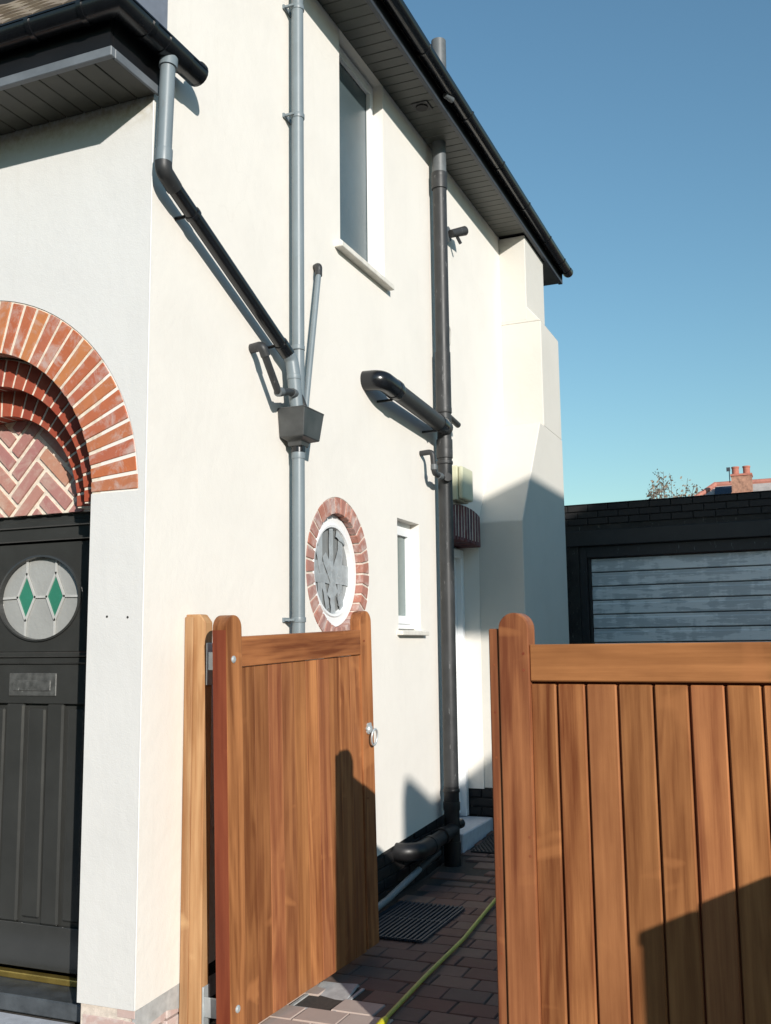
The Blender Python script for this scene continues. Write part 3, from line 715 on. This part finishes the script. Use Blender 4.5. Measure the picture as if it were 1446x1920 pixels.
fg = gutter('front_gutter', 'black gutter turning the corner above the front door with a grey outlet', [(-4.5, fgy, fgz), (fgx, fgy, fgz), (fgx, .195, fgz)],
       [((-.335, fgy, fgz), (1, 0, 0)), ((-1.2, fgy, fgz), (1, 0, 0))], [((-.06, fgy, fgz), (1, 0, 0), .012), ((fgx, -.205, fgz), Y_, .012), ((fgx, -.01, fgz), Y_, .085)], .060)
part('gutter_lip', MB().sweep([(-.064, -.004), (-.056, -.004), (-.056, .004), (-.064, .004)], [(-4.5, fgy, fgz), (fgx, fgy, fgz), (fgx, .19, fgz)]), 'black_pvc', fg)
part('gutter_lip', MB().sweep([(.056, -.004), (.064, -.004), (.064, .004), (.056, .004)], [(-4.5, fgy, fgz), (fgx, fgy, fgz), (fgx, .19, fgz)]), 'black_pvc', fg)
part('stop_end', MB().tube([(fgx, .188, fgz-.003), (fgx, .203, fgz-.003)], .0595), 'black_pvc', fg)
part('outlet', MB().tube([(fgx, -.025, fgz-.055), (fgx, -.030, fgz-.10)], .041), 'grey_paint', fg)

# ------------------------------------------------------------------ rainwater pipes on the side wall
def ringc(p, d, r, l, mat, parent, nm='collar'):
    d = Vector(d).normalized(); p = Vector(p)
    return part(nm, MB().tube([p-d*l, p-d*l*.8, p+d*l*.8, p+d*l], lambda t: r if .2 < t < .8 else r*.985), mat, parent)
def bracket(p, r, parent, mat='old_pvc'):
    b = ringc(p, (0, 0, 1), r+.005, .013, mat, parent, 'bracket')
    x, y, z = p
    part('lug', MB().box((.0, y-.055, z-.012), (.012, y+.045, z+.012)).box((.008, y-.05, z-.006), (x, y-r-.002, z+.006)), mat, b)
ga = thing('offset_downpipe', 'downpipe from front gutter, grey at top then black slanting down the side wall', 'downpipe', (0, 0, 0))
P0, P1 = (.094, -.030, 4.17), (.085, -.036, 3.735)
part('upper_pipe', MB().tube([P0, P1], .034), 'grey_paint', ga)
ringc((.0855, -.036, 3.75), (.02, .02, 1), .0385, .03, 'grey_paint', ga)
part('elbow', MB().tube([(.085, -.036, 3.73), (.084, -.034, 3.685), (.077, .06, 3.645)], .0375, bend=.05), 'soil_pvc', ga)
A, B = Vector((.078, .030, 3.660)), Vector((.070, 1.14, 3.175))
part('slanting_pipe', MB().tube([A, B], .034), 'black_pvc', ga)
dd = (B-A).normalized()
for t, l in ((.16, .012), (.93, .012)):
    p = A.lerp(B, t); c_ = ringc(p, dd, .0395, l, 'black_pvc', ga, 'bracket')
    part('lug', MB().tube([p, (0.0, p.y-.03, p.z-.02)], .009, 8), 'black_pvc', c_)
ringc(A.lerp(B, .965), dd, .039, .045, 'black_pvc', ga)
part('shoe', MB().tube([tuple(B-dd*.02), (.078, 1.168, 3.15), (.090, 1.168, 3.07), (.098, 1.19, 2.86)], .0365, bend=.06), 'grey_paint', ga)
ringc((.091, 1.170, 3.05), (0, 0, 1), .039, .012, 'grey_paint', ga)

gp = thing('grey_downpipe', 'tall grey painted downpipe running from eaves into black hopper', 'downpipe')
part('pipe', MB().tube([(.07, 1.245, 5.75), (.07, 1.262, 2.90)], .0345), 'grey_paint', gp)
for z in (5.265, 4.60): bracket((.07, 1.247+.005*(5.7-z), z), .0345, gp, 'grey_paint')
ringc((.07, 1.256, 3.24), (0, 0, 1), .0385, .012, 'grey_paint', gp)
gl = thing('lower_downpipe', 'grey downpipe below the black hopper passing behind the open gate', 'downpipe')
part('pipe', MB().tube([(.07, 1.262, 2.70), (.07, 1.27, .06)], .0345), 'grey_paint', gl)
ringc((.07, 1.262, 2.640), (0, 0, 1), .038, .02, 'grey_paint', gl)
bracket((.07, 1.265, 1.75), .0345, gl, 'grey_paint')
hp = thing('hopper_head', 'black plastic rainwater hopper where the slanting pipe meets grey downpipe', 'hopper')
def sqr(x0, x1, y0, y1, z): return [(x0, y0, z), (x1, y0, z), (x1, y1, z), (x0, y1, z)]
h_ = MB().loft([sqr(.03, .110, 1.215, 1.305, 2.685), sqr(.028, .114, 1.21, 1.31, 2.712), sqr(.006, .150, 1.165, 1.362, 2.728), sqr(.003, .166, 1.146, 1.383, 2.875), sqr(.003, .170, 1.142, 1.387, 2.886),
                sqr(.012, .158, 1.155, 1.375, 2.886), sqr(.02, .14, 1.175, 1.35, 2.78)], smooth=False)
part('bowl', h_, 'hopper', hp, .004)
part('spigot', MB().tube([(.07, 1.262, 2.71), (.07, 1.262, 2.655)], .040), 'black_pvc', hp)
op = thing('overflow_pipe', 'thin grey overflow pipe leaning beside the grey downpipe', 'pipe')
part('pipe', MB().tube([(.045, 1.565, 3.79), (.055, 1.36, 2.84)], .0165, 14), 'grey_paint', op)
part('elbow', MB().tube([(.0, 1.60, 3.835), (.04, 1.575, 3.835), (.045, 1.563, 3.77)], .0215, 14, .02), 'soil_pvc', op)
wp = thing('waste_pipe', 'thin black waste pipe zigzagging from wall into the hopper', 'pipe')
part('pipe', MB().tube([(.09, .845, 3.10), (.095, .99, 2.925), (.10, 1.10, 2.955), (.110, 1.20, 2.955), (.128, 1.255, 2.85)], .0195, 14, .035), 'soil_pvc', wp)
part('elbow', MB().tube([(.0, .87, 3.14), (.085, .835, 3.135), (.092, .86, 3.085)], .0255, 14, .035), 'soil_pvc', wp)
ringc((.097, 1.00, 2.93), (0, .9, .25), .0245, .02, 'old_pvc', wp); ringc((.103, 1.14, 2.956), (0, 1, 0), .0245, .016, 'old_pvc', wp)

# soil stack and branches
SX, SY = .092, 3.625
ss = thing('soil_stack', 'thick black soil pipe from ground up through the eaves', 'soil pipe')
part('pipe', MB().tube([(SX, SY+.005, 6.05), (SX, SY, .02)], .055, 24), 'soil_pvc', ss)
part('vent_top', MB().tube([(SX, SY+.05, 6.05), (SX, SY+.05, 6.50)], .060, 24), 'old_pvc', ss)
part('galvanised_section', MB().tube([(SX, SY+.004, 5.70), (SX, SY+.003, 5.335)], .0575, 24), 'old_pvc', ss)
for z, l in ((5.315, .02), (5.25, .05), (3.40, .022), (3.13, .04), (3.06, .035), (2.99, .012), (.55, .012), (.44, .03), (.10, .09)):
    ringc((SX, SY, z), (0, 0, 1), .0625, l, 'soil_pvc' if z > 1 else 'gully_black', ss)
part('thick_section', MB().tube([(SX, SY, 3.86), (SX, SY, 3.40)], .0605, 24), 'soil_pvc', ss)
part('stack_foot', MB().tube([(SX, SY, .58), (SX, SY, .015)], .0565, 24), 'gully_black', ss)
part('access_cap', MB().tube([(SX+.02, SY+.04, .30), (SX+.03, SY+.115, .30)], .035), 'gully_black', ss)
ringc((SX+.04, SY-.055, 2.865), (.4, -1, 0), .032, .03, 'soil_pvc', ss, 'boss')
br = thing('branch_pipe', 'short thick black branch pipe curving out of wall into soil stack', 'pipe')
part('pipe', MB().tube([(.128, 2.46, 3.305), (.112, SY-.02, 3.255)], .060, 24), 'soil_pvc', br)
part('bend', MB().tube([(-.01, 2.32, 3.325), (.118, 2.325, 3.322), (.128, 2.52, 3.305)], .066, 24, .14), 'black_pvc', br)
ringc((.128, 2.53, 3.303), (0, 1, -.04), .0695, .03, 'black_pvc', br); ringc((.114, 3.47, 3.262), (0, 1, -.04), .066, .05, 'black_pvc', br)
part('bracket', MB().box((.0, 2.52, 3.225), (.11, 2.535, 3.24)).box((.0, 3.38, 3.185), (.11, 3.395, 3.20)), 'black_pvc', br)
sp = thing('small_waste', 'thin black waste pipe joining the soil stack beside cream box', 'pipe')
part('pipe', MB().tube([(0, 3.335, 3.02), (.10, 3.33, 3.025), (.105, 3.345, 2.865), (.105, SY-.03, 2.862)], .0205, 14, .035), 'soil_pvc', sp)
ringc((.105, 3.343, 2.91), (0, 0, 1), .0255, .02, 'old_pvc', sp); ringc((.105, 3.46, 2.863), (0, 1, 0), .027, .03, 'old_pvc', sp)
st = thing('pipe_stub', 'short capped black pipe stub pointing right from behind soil stack', 'pipe')
part('pipe', MB().tube([(.06, SY+.02, 3.42), (.085, 3.99, 3.36)], .024, 16), 'soil_pvc', st)
part('riser', MB().tube([(.05, SY+.085, 3.88), (.05, SY+.085, 3.45)], .011, 10), 'soil_pvc', st)
cl = part('cable_loop', MB().tube([(.01, 3.80, 4.10), (.03, 3.93, 4.20), (.035, 3.99, 4.16), (.03, 3.985, 4.03), (.01, 3.83, 3.95)], .008, 8, .05), 'cable'); tag(cl, 'loose grey cable loop on wall right of soil stack', 'cable')
gy = thing('gully_bend', 'fat black drain bend lying low against the dark plinth', 'drain pipe')
part('pipe', MB().tube([(.10, SY, .275), (.125, 3.05, .265), (.13, 2.86, .27)], .050, 24, .1), 'gully_black', gy)
part('bend', MB().tube([(.128, 3.08, .265), (.13, 2.84, .268), (.06, 2.775, .27), (-.01, 2.77, .27)], .058, 24, .10), 'gully_black', gy)
ringc((.127, 3.07, .265), (0, 1, 0), .064, .03, 'gully_black', gy); ringc((.115, 3.36, .275), (0, 1, 0), .058, .03, 'gully_black', gy)
gr = thing('ground_waste_pipe', 'slim blue grey pipe lying along foot of the dark plinth', 'pipe')
part('pipe', MB().tube([(.11, 1.75, .045), (.105, 2.35, .072), (.10, 3.10, .155)], .021, 14), 'grey_paint', gr)
part('socket', MB().tube([(.101, 2.92, .136), (.098, 3.3, .175)], .025, 14), 'soil_pvc', gr)

# small fittings
lt = thing('security_light', 'small dark spotlight fixed to upper wall beside soil pipe', 'lamp')
part('back_plate', MB().tube([(.0, 4.03, 5.0), (.03, 4.03, 5.0)], .062), 'old_pvc', lt)
part('arm', MB().tube([(.03, 4.03, 5.0), (.075, 4.05, 4.985), (.09, 4.09, 5.02)], .016, 12, .02), 'soil_pvc', lt)
part('lamp_head', MB().tube([(.055, 4.00, 4.985), (.13, 4.145, 5.055)], lambda t: .034+.006*t), 'soil_pvc', lt)
part('adjuster', MB().tube([(.09, 4.06, 4.975), (.105, 4.10, 4.93)], .014, 10), 'soil_pvc', lt)
cb = thing('alarm_box', 'yellowed cream plastic box on wall above side door', 'box')
part('case', boxm((.0, 3.985, 2.755), (.07, 4.275, 3.035)), 'cream_plastic', cb, .012, 3)
part('cover', boxm((.072, 3.995, 2.765), (.112, 4.270, 3.03)), 'cream_plastic', cb, .02, 3)

# ------------------------------------------------------------------ gates
def stile_mesh(wd, top, th, z0=0, r=None):
    r = r or wd/2
    q = [(0, z0), (wd, z0)]+[(wd/2+wd/2*math.cos(a), top-r+r*math.sin(a)) for a in [math.pi*i/14 for i in range(15)]]
    return MB().prism(q, lambda u, v: (u, 0, v), lambda u, v: (u, th, v))
def board(parent, x, wd, z0, z1, y0, th, mat, nm='board'):
    wdj = wd-.004
    mb = boxm((-wdj/2, 0, 0), (wdj/2, th, z1-z0))
    return part(nm, mb, mat, parent, .0012, loc=(x+wd/2, y0, z0))
# open leaf
H = 1.556
lgate = thing('open_gate', 'narrow hardwood gate leaf standing open beside the cream wall', 'gate', (.300, .238, .023), (0, R(-2.05), R(85.4))); lgate.scale = (1.0466,)*3
part('stile', stile_mesh(.107, H+.09, .07), 'wood_stile', lgate, .004, 2)
part('edge_strip', MB().box((-.0025, .003, .0), (-.0002, .068, H+.03)), 'wood_red', lgate)
part('stile', stile_mesh(.118, H+.095, .06), 'wood_stile', lgate, .004, 2, loc=(1.132, .004, 0))
part('top_rail', boxm((.1072, .003, H-.124), (1.1318, .058, H)), 'wood_x', lgate, .003)
part('bottom_rail', boxm((.1072, .040, .05), (1.1318, .066, .17)), 'wood_x', lgate, .003)
part('middle_rail', boxm((.1072, .040, .75), (1.1318, .066, .87)), 'wood_x', lgate, .003)
x = .108; nb = 10; wb = (1.1315-.108)/nb
for k in range(nb): board(lgate, x+k*wb, wb+.0034, -.01, H-.127, .0135+random.uniform(-.001, .001), .026, 'wood_board')
def peg(parent, x, z, r=.005, y=-.0006, mat='wood_red'): part('peg', MB().tube([(x, .002, z), (x, y, z)], r, 10), mat, parent)
def bolt(parent, x, z):
    part('coach_bolt', MB().tube([(x, .001, z), (x, -.003, z), (x, -.007, z)], lambda t: .015 if t < .6 else .009, 14), 'zinc', parent)
bolt(lgate, .045, 1.466); bolt(lgate, .045, .105)
for z in (1.50, .72): peg(lgate, 1.165, z)
rh = part('ring_handle', MB().tube([(1.192, .004, 1.055), (1.192, -.012, 1.055)], lambda t: .026-.010*t, 14), 'zinc', lgate)
part('ring', MB().tube([(1.208+.030*math.cos(a), -.020-.004*math.sin(a), 1.015+.040*math.sin(a)) for a in [2*math.pi*i/24+1.5708 for i in range(25)]], .0055, 10), 'zinc', rh)
for k in range(6):
    a = k*math.pi/3; part('rosette_petal', MB().tube([(1.192+.02*math.cos(a), .003, 1.06+.02*math.sin(a)), (1.192+.02*math.cos(a), -.004, 1.06+.02*math.sin(a))], .011, 10), 'zinc', rh)
# wide leaf
rgate = thing('wide_gate', 'wide vertical boarded hardwood gate leaf with rounded stile, closed', 'gate', (1.585, -.1632, .05), (0, 0, R(-5.16)))
H2 = 1.557
part('stile', stile_mesh(.108, H2+.108, .068, r=.054), 'wood_stile', rgate, .005, 2)
part('closing_strip', boxm((-.040, .010, .02), (-.0005, .055, H2+.055)), 'wood_z', rgate, .004)
part('top_rail', boxm((.1082, .004, H2-.122), (1.50, .060, H2)), 'wood_x', rgate, .004)
part('stile', stile_mesh(.11, H2+.108, .068, r=.054), 'wood_stile', rgate, .005, 2, loc=(1.4985+.002, 0, 0))
part('rail_rebate', boxm((.1082, .042, H2-.15), (1.4985, .059, H2-.1225)), 'wood_red', rgate)
part('bottom_rail', boxm((.1082, .044, .05), (1.4985, .068, .19)), 'wood_x', rgate, .004)
part('middle_rail', boxm((.1082, .044, .75), (1.4985, .068, .88)), 'wood_x', rgate, .004)
widths = [.0925, .098, .105, .114, .110, .109, .107, .11, .108, .112, .106, .109, .11]
x = .1025
for wd in widths:
    if x+wd > 1.502: wd = 1.499-x
    wj = wd-.0068; j = random.uniform(-.001, .001)
    q = [(-wj/2, 0), (wj/2, 0), (wj/2, H2-.131), (-wj/2, H2-.131)]
    mb = boxm((-wj/2, 0, 0), (wj/2, .026, H2-.131))
    part('board', mb, 'wood_board', rgate, .0045, loc=(x+wd/2, .0145+j, 0))
    part('board_tongue', boxm((wj/2, .016, 0), (wj/2+.0075, .025, H2-.135)), 'wood_red', rgate, loc=(x+wd/2, .0145+j, 0)) if x+wd < 1.49 else None
    x += wd
for xx, z in ((.088, H2-.03), (.088, H2-.085), (.092, .93), (.092, .87)): peg(rgate, xx, z)
for z in (1.49, 1.33, 1.18, .98, .82, .55, .30): part('peg', MB().tube([(-.022, .0105, z), (-.022, .0092, z)], .004, 8), 'wood_red', rgate)
# posts
gpst = thing('gate_post', 'pale square timber gate post in front of cream wall', 'post')
q = [(.003, -.05), (.104, -.05), (.104, 1.722), (.075, 1.757), (.003, 1.757)]
part('post', MB().prism(q, lambda u, v: (u, .312, v), lambda u, v: (u, .374, v)), 'wood_post', gpst, .004)
part('cover_batten', boxm((.004, .301, -.05), (.046, .3118, 1.745)), 'wood_post', gpst, .002)
for z in (1.545, .10):
    h_ = part('hinge', boxm((.105, .318, z-.10), (.114, .372, z+.085)), 'zinc', gpst, .002)
    part('hinge_leaf', boxm((.114, .322, z-.035), (.232, .331, z+.045)), 'zinc', h_, .002)
hpst = thing('hinge_post', 'rounded hardwood hinge post at right end of wide gate', 'post')
part('post', stile_mesh(.12, 1.70, .12), 'wood_stile', hpst, .004, 2, loc=(3.105, -.33, 0))

# ------------------------------------------------------------------ things on the ground
hs = thing('garden_hose', 'yellow green garden hose trailing across the block paving', 'hose')
part('hose', MB().tube([(.797, .60, .020), (.783, .75, .020), (.755, 1.28, .020), (.735, 1.92, .020), (.66, 2.80, .021), (.60, 3.4, gz(3.4)+.021), (.78, 4.1, gz(4.1)+.021), (1.3, 4.6, gz(4.6)+.021)], .0105, 12, .35, 10), 'hose', hs)
part('connector', MB().tube([(.803, .53, .021), (.792, .66, .021), (.790, .69, .021)], lambda t: .017 if t < .6 else .013, 14), 'hose_end', hs)
gt = thing('drain_grating', 'dark metal grating laid flat on paving near the plinth', 'grating', (.315, 2.19, .006)); gt.scale = (.88, .92, .8)
part('frame', MB().box((-.25, -.40, 0), (.25, -.385, .014)).box((-.25, .385, 0), (.25, .40, .014)).box((-.25, -.385, 0), (-.238, .385, .014)).box((.238, -.385, 0), (.25, .385, .014)).box((-.238, .02, 0), (.238, .04, .014)), 'iron', gt)
gb = boxm((-.0075, -.41, .002), (.0075, .41, .020)).mesh('bar', .001); gb.materials.append(M['iron'])
for k in range(15): link('bar', gb, None, gt, (-.224+.032*k, 0, .0))
part('tray', boxm((-.24, -.385, -.003), (.24, .385, .003)), 'core', gt)
mt = thing('door_mat', 'black studded rubber mat on paving at side door step', 'mat', (.44, 4.30, gz(4.30)+.004), (.055, 0, 0))
part('base', boxm((-.32, -.34, 0), (.42, .28, .012)), 'rubber', mt, .003)
sm = MB()
for i in range(24):
    for j in range(20):
        cx_, cy_ = -.30+.031*i+(.015 if j % 2 else 0), -.325+.0305*j
        n8 = [(math.cos(a), math.sin(a)) for a in [math.pi/3*k for k in range(6)]]
        sm.loft([[(cx_+.011*a, cy_+.011*b, .0115) for a, b in n8], [(cx_+.007*a, cy_+.007*b, .021) for a, b in n8]], smooth=False)
o = part('studs', sm, 'rubber', mt); o['kind'] = 'stuff'
hl = thing('open_gully', 'small open gully in the paving beneath the open gate, full of leaves', 'gully', (.41, .915, 0))
wl = MB().box((-.115, -.18, -.14), (-.10, .18, .0)).box((.10, -.18, -.14), (.115, .18, .0)).box((-.10, .165, -.14), (.10, .18, .0)).box((-.10, -.18, -.14), (.10, -.165, .0)).box((-.10, -.165, -.15), (.10, .165, -.11))
part('chamber', wl, 'concrete', hl)
part('loose_slab', boxm((-.095, -.02, -.008), (.10, .16, .006)), 'concrete', hl, .004, rot=(.10, -.04, .1), loc=(-.005, .0, -.012))
for nm, mt_ in (('green_leaves', 'leaf_green'), ('brown_leaves', 'leaf_brown')):
    lf = MB()
    for k in range(45):
        c = Vector((random.uniform(-.09, .09), random.uniform(-.155, 0), -.085+random.uniform(0, .03))); a = random.uniform(0, 6.28); s_ = random.uniform(.008, .022)
        u = Vector((math.cos(a), math.sin(a), random.uniform(-.4, .4)))*s_; v = Vector((-math.sin(a), math.cos(a), random.uniform(-.4, .4)))*s_*.55
        lf.add([c-u, c+v, c+u, c-v], [(0, 1, 2, 3)])
    o = part(nm, lf, mt_, hl); o['kind'] = 'stuff'

# ------------------------------------------------------------------ garage at the back
gar = thing('garage', 'black painted flat roofed brick garage behind the gates', 'garage', (0, 7.45, 0), (0, 0, R(-4)))
GS = (7.45+3.46)/(7.0+3.46)     # the front stands at y=7.45: sizes measured at y=7.0 grow by this factor
def gxz(x, z): return (2.5475+(x-2.5475)*GS, 1.61+(z-1.61)*GS)
xL, _ = gxz(.10, 0); zT = gxz(0, 3.06)[1]
dx0, dzt = gxz(.515, 2.50); fx0, fzt = gxz(.40, 2.62)
part('wall', MB().box((xL-.6, .012, -.2), (fx0, .25, zT-.005)).box((fx0, .012, fzt+.17), (5.5, .25, zT-.005)).box((5.0, .012, -.2), (5.5, .25, fzt+.17)).box((xL-.6, .25, 0), (xL-.4, 6, zT-.02)).box((5.3, .25, 0), (5.5, 6, zT-.02)).box((xL-.4, .25, zT-.2), (5.3, 6, zT-.06)), 'mortar_black', gar)
gbm = boxm((-.1085, -.006, -.0335), (.1075, .05, .0325)).mesh('brick', .003); gbm.materials.append(M['brick_black'])
wallp = [o for o in gar.children if o.name.startswith('wall')][0]
ncourse = 0
z = zT-.036
while z > fzt+.20:
    for k in range(-3, 13):
        xx = xL+.1+.225*k+(.1125 if ncourse % 2 else 0)
        link('brick', gbm, None, wallp, (xx, .0, z))
    z -= .075; ncourse += 1
z = zT-.036-.075*ncourse
while z > 1.1:
    for k in range(-3, 8):
        xx = xL+.1+.225*k+(.1125 if ncourse % 2 else 0)
        if xx+.11 < fx0: link('brick', gbm, None, wallp, (xx, .0, z))
    z -= .075; ncourse += 1
part('coping', boxm((xL-.62, -.012, zT), (5.52, .27, zT+.010)), 'lintel', gar, .006)
part('lintel', boxm((fx0-.25, -.020, fzt+.0), (5.15, .23, fzt+.172)), 'lintel', gar, .008)
part('door_frame', MB().box((fx0, .03, 0), (dx0-.035, .16, fzt-.002)).box((dx0-.035, .03, dzt), (4.9, .16, fzt-.002)), 'black_wood', gar, .005)
part('door_frame', boxm((dx0-.034, .06, 0), (dx0-.004, .15, dzt-.002)), 'black_wood', gar, .004)
gd = part('garage_door', boxm((dx0, .115, 0), (4.85, .14, dzt-.004)), 'black_wood', gar)
pitch = .1465*GS; zz = dzt-.01
while zz > .1:
    q = [(.085, zz-pitch+.006), (.078, zz-pitch+.012), (.078, zz-.045), (.088, zz-.032), (.088, zz-.004), (.114, zz-.004), (.114, zz-pitch+.006)]
    part('slat', MB().prism(q, lambda u, v: (dx0+.002, u, v-zz), lambda u, v: (4.84, u, v-zz)), 'garage_door', gd, loc=(0, 0, zz))
    zz -= pitch

# ------------------------------------------------------------------ far house, chimney and tree
fh = thing('far_house', 'distant house with grey hipped roof and red ridge tiles behind garage', 'house', (.02, 38, .05))
part('wall', boxm((-3.4, .2, 0), (9, 8, 5.6)), 'far_brick', fh)
rz, rx0 = 7.85, -.35
def tri_roof():
    mb = MB(); e = 5.5
    A1, A2, A3, A4 = (-3.9, -.3, e), (9.5, -.3, e), (9.5, 8.5, e), (-3.9, 8.5, e); B1, B2 = (rx0-.3, 4.1, rz+.55), (9.5, 4.1, rz+.55)
    mb.add([A1, A2, A3, A4, B1, B2], [(0, 1, 5, 4), (2, 3, 4, 5), (3, 0, 4), (1, 2, 5), (3, 2, 1, 0)]); return mb
rfo = part('roof', tri_roof(), 'far_roof', fh)
part('ridge_tiles', MB().tube([(rx0-.3, 4.1, rz+.55), (9.5, 4.1, rz+.55)], .14, 8), 'ridge', rfo)
part('hip_tiles', MB().tube([(rx0-.3, 4.1, rz+.58), (-3.9, -.3, 5.55)], .13, 8), 'ridge', rfo)
pn = Vector((0, -(rz+.55-5.5), 4.4)).normalized(); up = Vector((0, 4.4, rz+.55-5.5)).normalized()
base = Vector((-.55, -.3, 5.5))
for k in range(2):
    a = base+up*3.3+Vector((.75*k-.1, 0, 0))+pn*.08
    mb = MB(); c = [a, a+Vector((.72, 0, 0)), a+Vector((.72, 0, 0))+up*1.5, a+up*1.5]
    mb.add([p for p in c]+[p+pn*.05 for p in c], [(3, 2, 1, 0), (4, 5, 6, 7), (0, 1, 5, 4), (1, 2, 6, 5), (2, 3, 7, 6), (3, 0, 4, 7)])
    part('solar_panel', mb, 'solar', fh)
ch = part('chimney', boxm((.13, 2.0, 5.8), (.93, 2.7, 8.42)), 'chimney_brick', fh)
part('chimney_base', boxm((.10, 1.96, 5.8), (.96, 2.74, 7.72)), 'far_brick', ch)
part('chimney_cap', boxm((.10, 1.96, 8.42), (.96, 2.74, 8.50)), 'terracotta', ch)
for px_ in (.30, .74): part('pot', MB().tube([(px_, 2.2, 8.49), (px_, 2.2, 8.62), (px_, 2.2, 8.76), (px_, 2.2, 8.77), (px_, 2.2, 8.83)], lambda t: (.14 if t < .7 else .16), 12), 'terracotta', ch)
part('aerial', MB().tube([(.05, 2.3, 8.2), (.05, 2.3, 8.85)], .02, 6).box((-.05, 2.1, 8.65), (.10, 2.12, 8.82)), 'iron', ch)
tr = thing('bare_tree', 'thin sparse tree top showing over the garage roof', 'tree', (-1.02, 27, 0))
tk = MB(); lv = MB()
tk.tube([(0, 0, 0), (.05, 0, 2.5), (0, .05, 4.6)], lambda t: .14-.09*t, 8)
for k in range(22):
    a = random.uniform(0, 6.28); hz = 4.0+random.uniform(0, .6); rad = random.uniform(.15, 1.0); top = random.uniform(5.9, 6.75)-rad*.35
    b0 = Vector((0, .03, hz)); b2 = Vector((rad*math.cos(a), rad*math.sin(a), top)); b1 = b0.lerp(b2, .5)+Vector((math.cos(a)*.15, math.sin(a)*.15, -.1))
    tk.tube([b0, b1, b2], lambda t: .03*(1-t)+.005, 6, .2, 4)
    for q_ in range(6):
        t = random.uniform(.35, .95); c = b0.lerp(b1, t*2) if t < .5 else b1.lerp(b2, (t-.5)*2)
        e_ = c+Vector((random.gauss(0, .13), random.gauss(0, .13), random.uniform(.12, .34))); tk.tube([c, c.lerp(e_, .5)+Vector((0, 0, -.02)), e_], lambda t: .007*(1-t)+.003, 5)
        for z_ in range(7):
            p_ = c.lerp(e_, random.uniform(.3, 1.05))+Vector((random.gauss(0, .02), random.gauss(0, .02), random.gauss(0, .02)))
            n3 = Vector((random.gauss(0, 1), random.gauss(0, 1), random.gauss(0, 1))).normalized(); u = n3.orthogonal().normalized()*random.uniform(.025, .05); v = n3.cross(u)*.5
            lv.add([p_-u, p_+v, p_+u, p_-v], [(0, 1, 2, 3)])
    for q_ in range(34):
        t = random.uniform(.25, 1.02); c = b0.lerp(b1, t*2) if t < .5 else b1.lerp(b2, (t-.5)*2)
        c = c+Vector((random.gauss(0, .09), random.gauss(0, .09), random.gauss(0, .08)))
        n3 = Vector((random.gauss(0, 1), random.gauss(0, 1), random.gauss(0, 1))).normalized(); u = n3.orthogonal().normalized()*random.uniform(.035, .075); v = n3.cross(u)*.55
        lv.add([c-u, c+v, c+u, c-v], [(0, 1, 2, 3)])
part('trunk', tk, 'bark', tr); o = part('crown', lv, 'leaf', tr); o['kind'] = 'stuff'

# ------------------------------------------------------------------ neighbouring property on the right, seen here only by its shadows, plus added unseen light blockers
nb_ = thing('neighbour_house', 'pale rendered neighbouring house across the drive to the right', 'house', (7.5, 0, 0))
part('wall', boxm((.0, -3.0, 0), (6, 1.9, 5.86)), 'neighbour', nb_)
part('eaves_roof', boxm((-.003, -4.19, 5.862), (6.3, 2.0, 6.60)), 'tile', nb_)
part('porch_post', boxm((5.0, -4.1, 0), (5.2, -3.9, 5.86)), 'wood_z', nb_)
part('outhouse', MB().prism([(-5.02, 0), (-3.003, 0), (-3.003, 4.38), (-3.53, 4.26), (-4.51, 4.22), (-4.86, 4.34), (-4.88, 4.42), (-4.98, 4.42), (-5.02, 4.30)], lambda u, v: (0.001, u, v), lambda u, v: (.55, u, v)), 'neighbour', nb_)
fp = thing('sun_blocker_fence', 'unseen boarded fence panel added right of wide gate to block sun', 'fence', (3.23, -.285, .02), (0, 0, R(-5.16)))  # unseen panel, added to stop a streak of sun past the gate
for k in range(9): board(fp, .115*k, .115, 0, 1.58, 0, .022, 'wood_board')
part('rail', boxm((0, .0225, 1.35), (1.03, .06, 1.45)), 'wood_x', fp, .003); part('rail', boxm((0, .0225, .2), (1.03, .06, .3)), 'wood_x', fp, .003)
hg = thing('sky_blocker_hedge', 'unseen tall hedge added behind the camera to block low sky light', 'hedge', (0, -8.6, 0))  # unseen hedge, added to cut sky fill on the gates and front door
hb = MB(); nx_, nz_ = 60, 18
def hpt(i, k, back):
    x = -14+18.4*i/nx_; z = 4.6*k/nz_
    d = .16*math.sin(i*1.7+k*.9)+.12*math.sin(i*.63-k*1.9)+random.uniform(-.07, .07)
    return (x, (-1.3+d*.5) if back else (d-.25*(k/nz_)**3), z+(random.uniform(-.08, .08) if k == nz_ else 0))
fr_ = [[hpt(i, k, False) for i in range(nx_+1)] for k in range(nz_+1)]; bk_ = [[hpt(i, k, True) for i in range(nx_+1)] for k in range(nz_+1)]
ring_ = fr_+bk_[::-1]
hb.loft(ring_+[ring_[0]], closed=False, cap=False)
hb.add([r_[0] for r_ in ring_], [tuple(range(len(ring_)))]); hb.add([r_[-1] for r_ in ring_], [tuple(range(len(ring_)))[::-1]])
part('foliage', hb, 'hedge', hg)
bw = thing('boundary_wall', 'low rough coped wall along the right side of drive', 'wall', (3.22, 0, 0))
bwm = MB()
yy = -1.465
part('wall', boxm((0, -1.45, -.1), (.22, -.36, 1.27)), 'brick_pink', bw)
k = 0
while yy < -.40:
    l_ = random.uniform(.17, .26); e_ = min(yy+l_, -.37)
    part('coping_stone', boxm((-.004, yy+.004, 1.27), (.25, e_-.004, 1.322+random.uniform(-.012, .014))), 'concrete', bw, .012, 2); yy = e_+.001
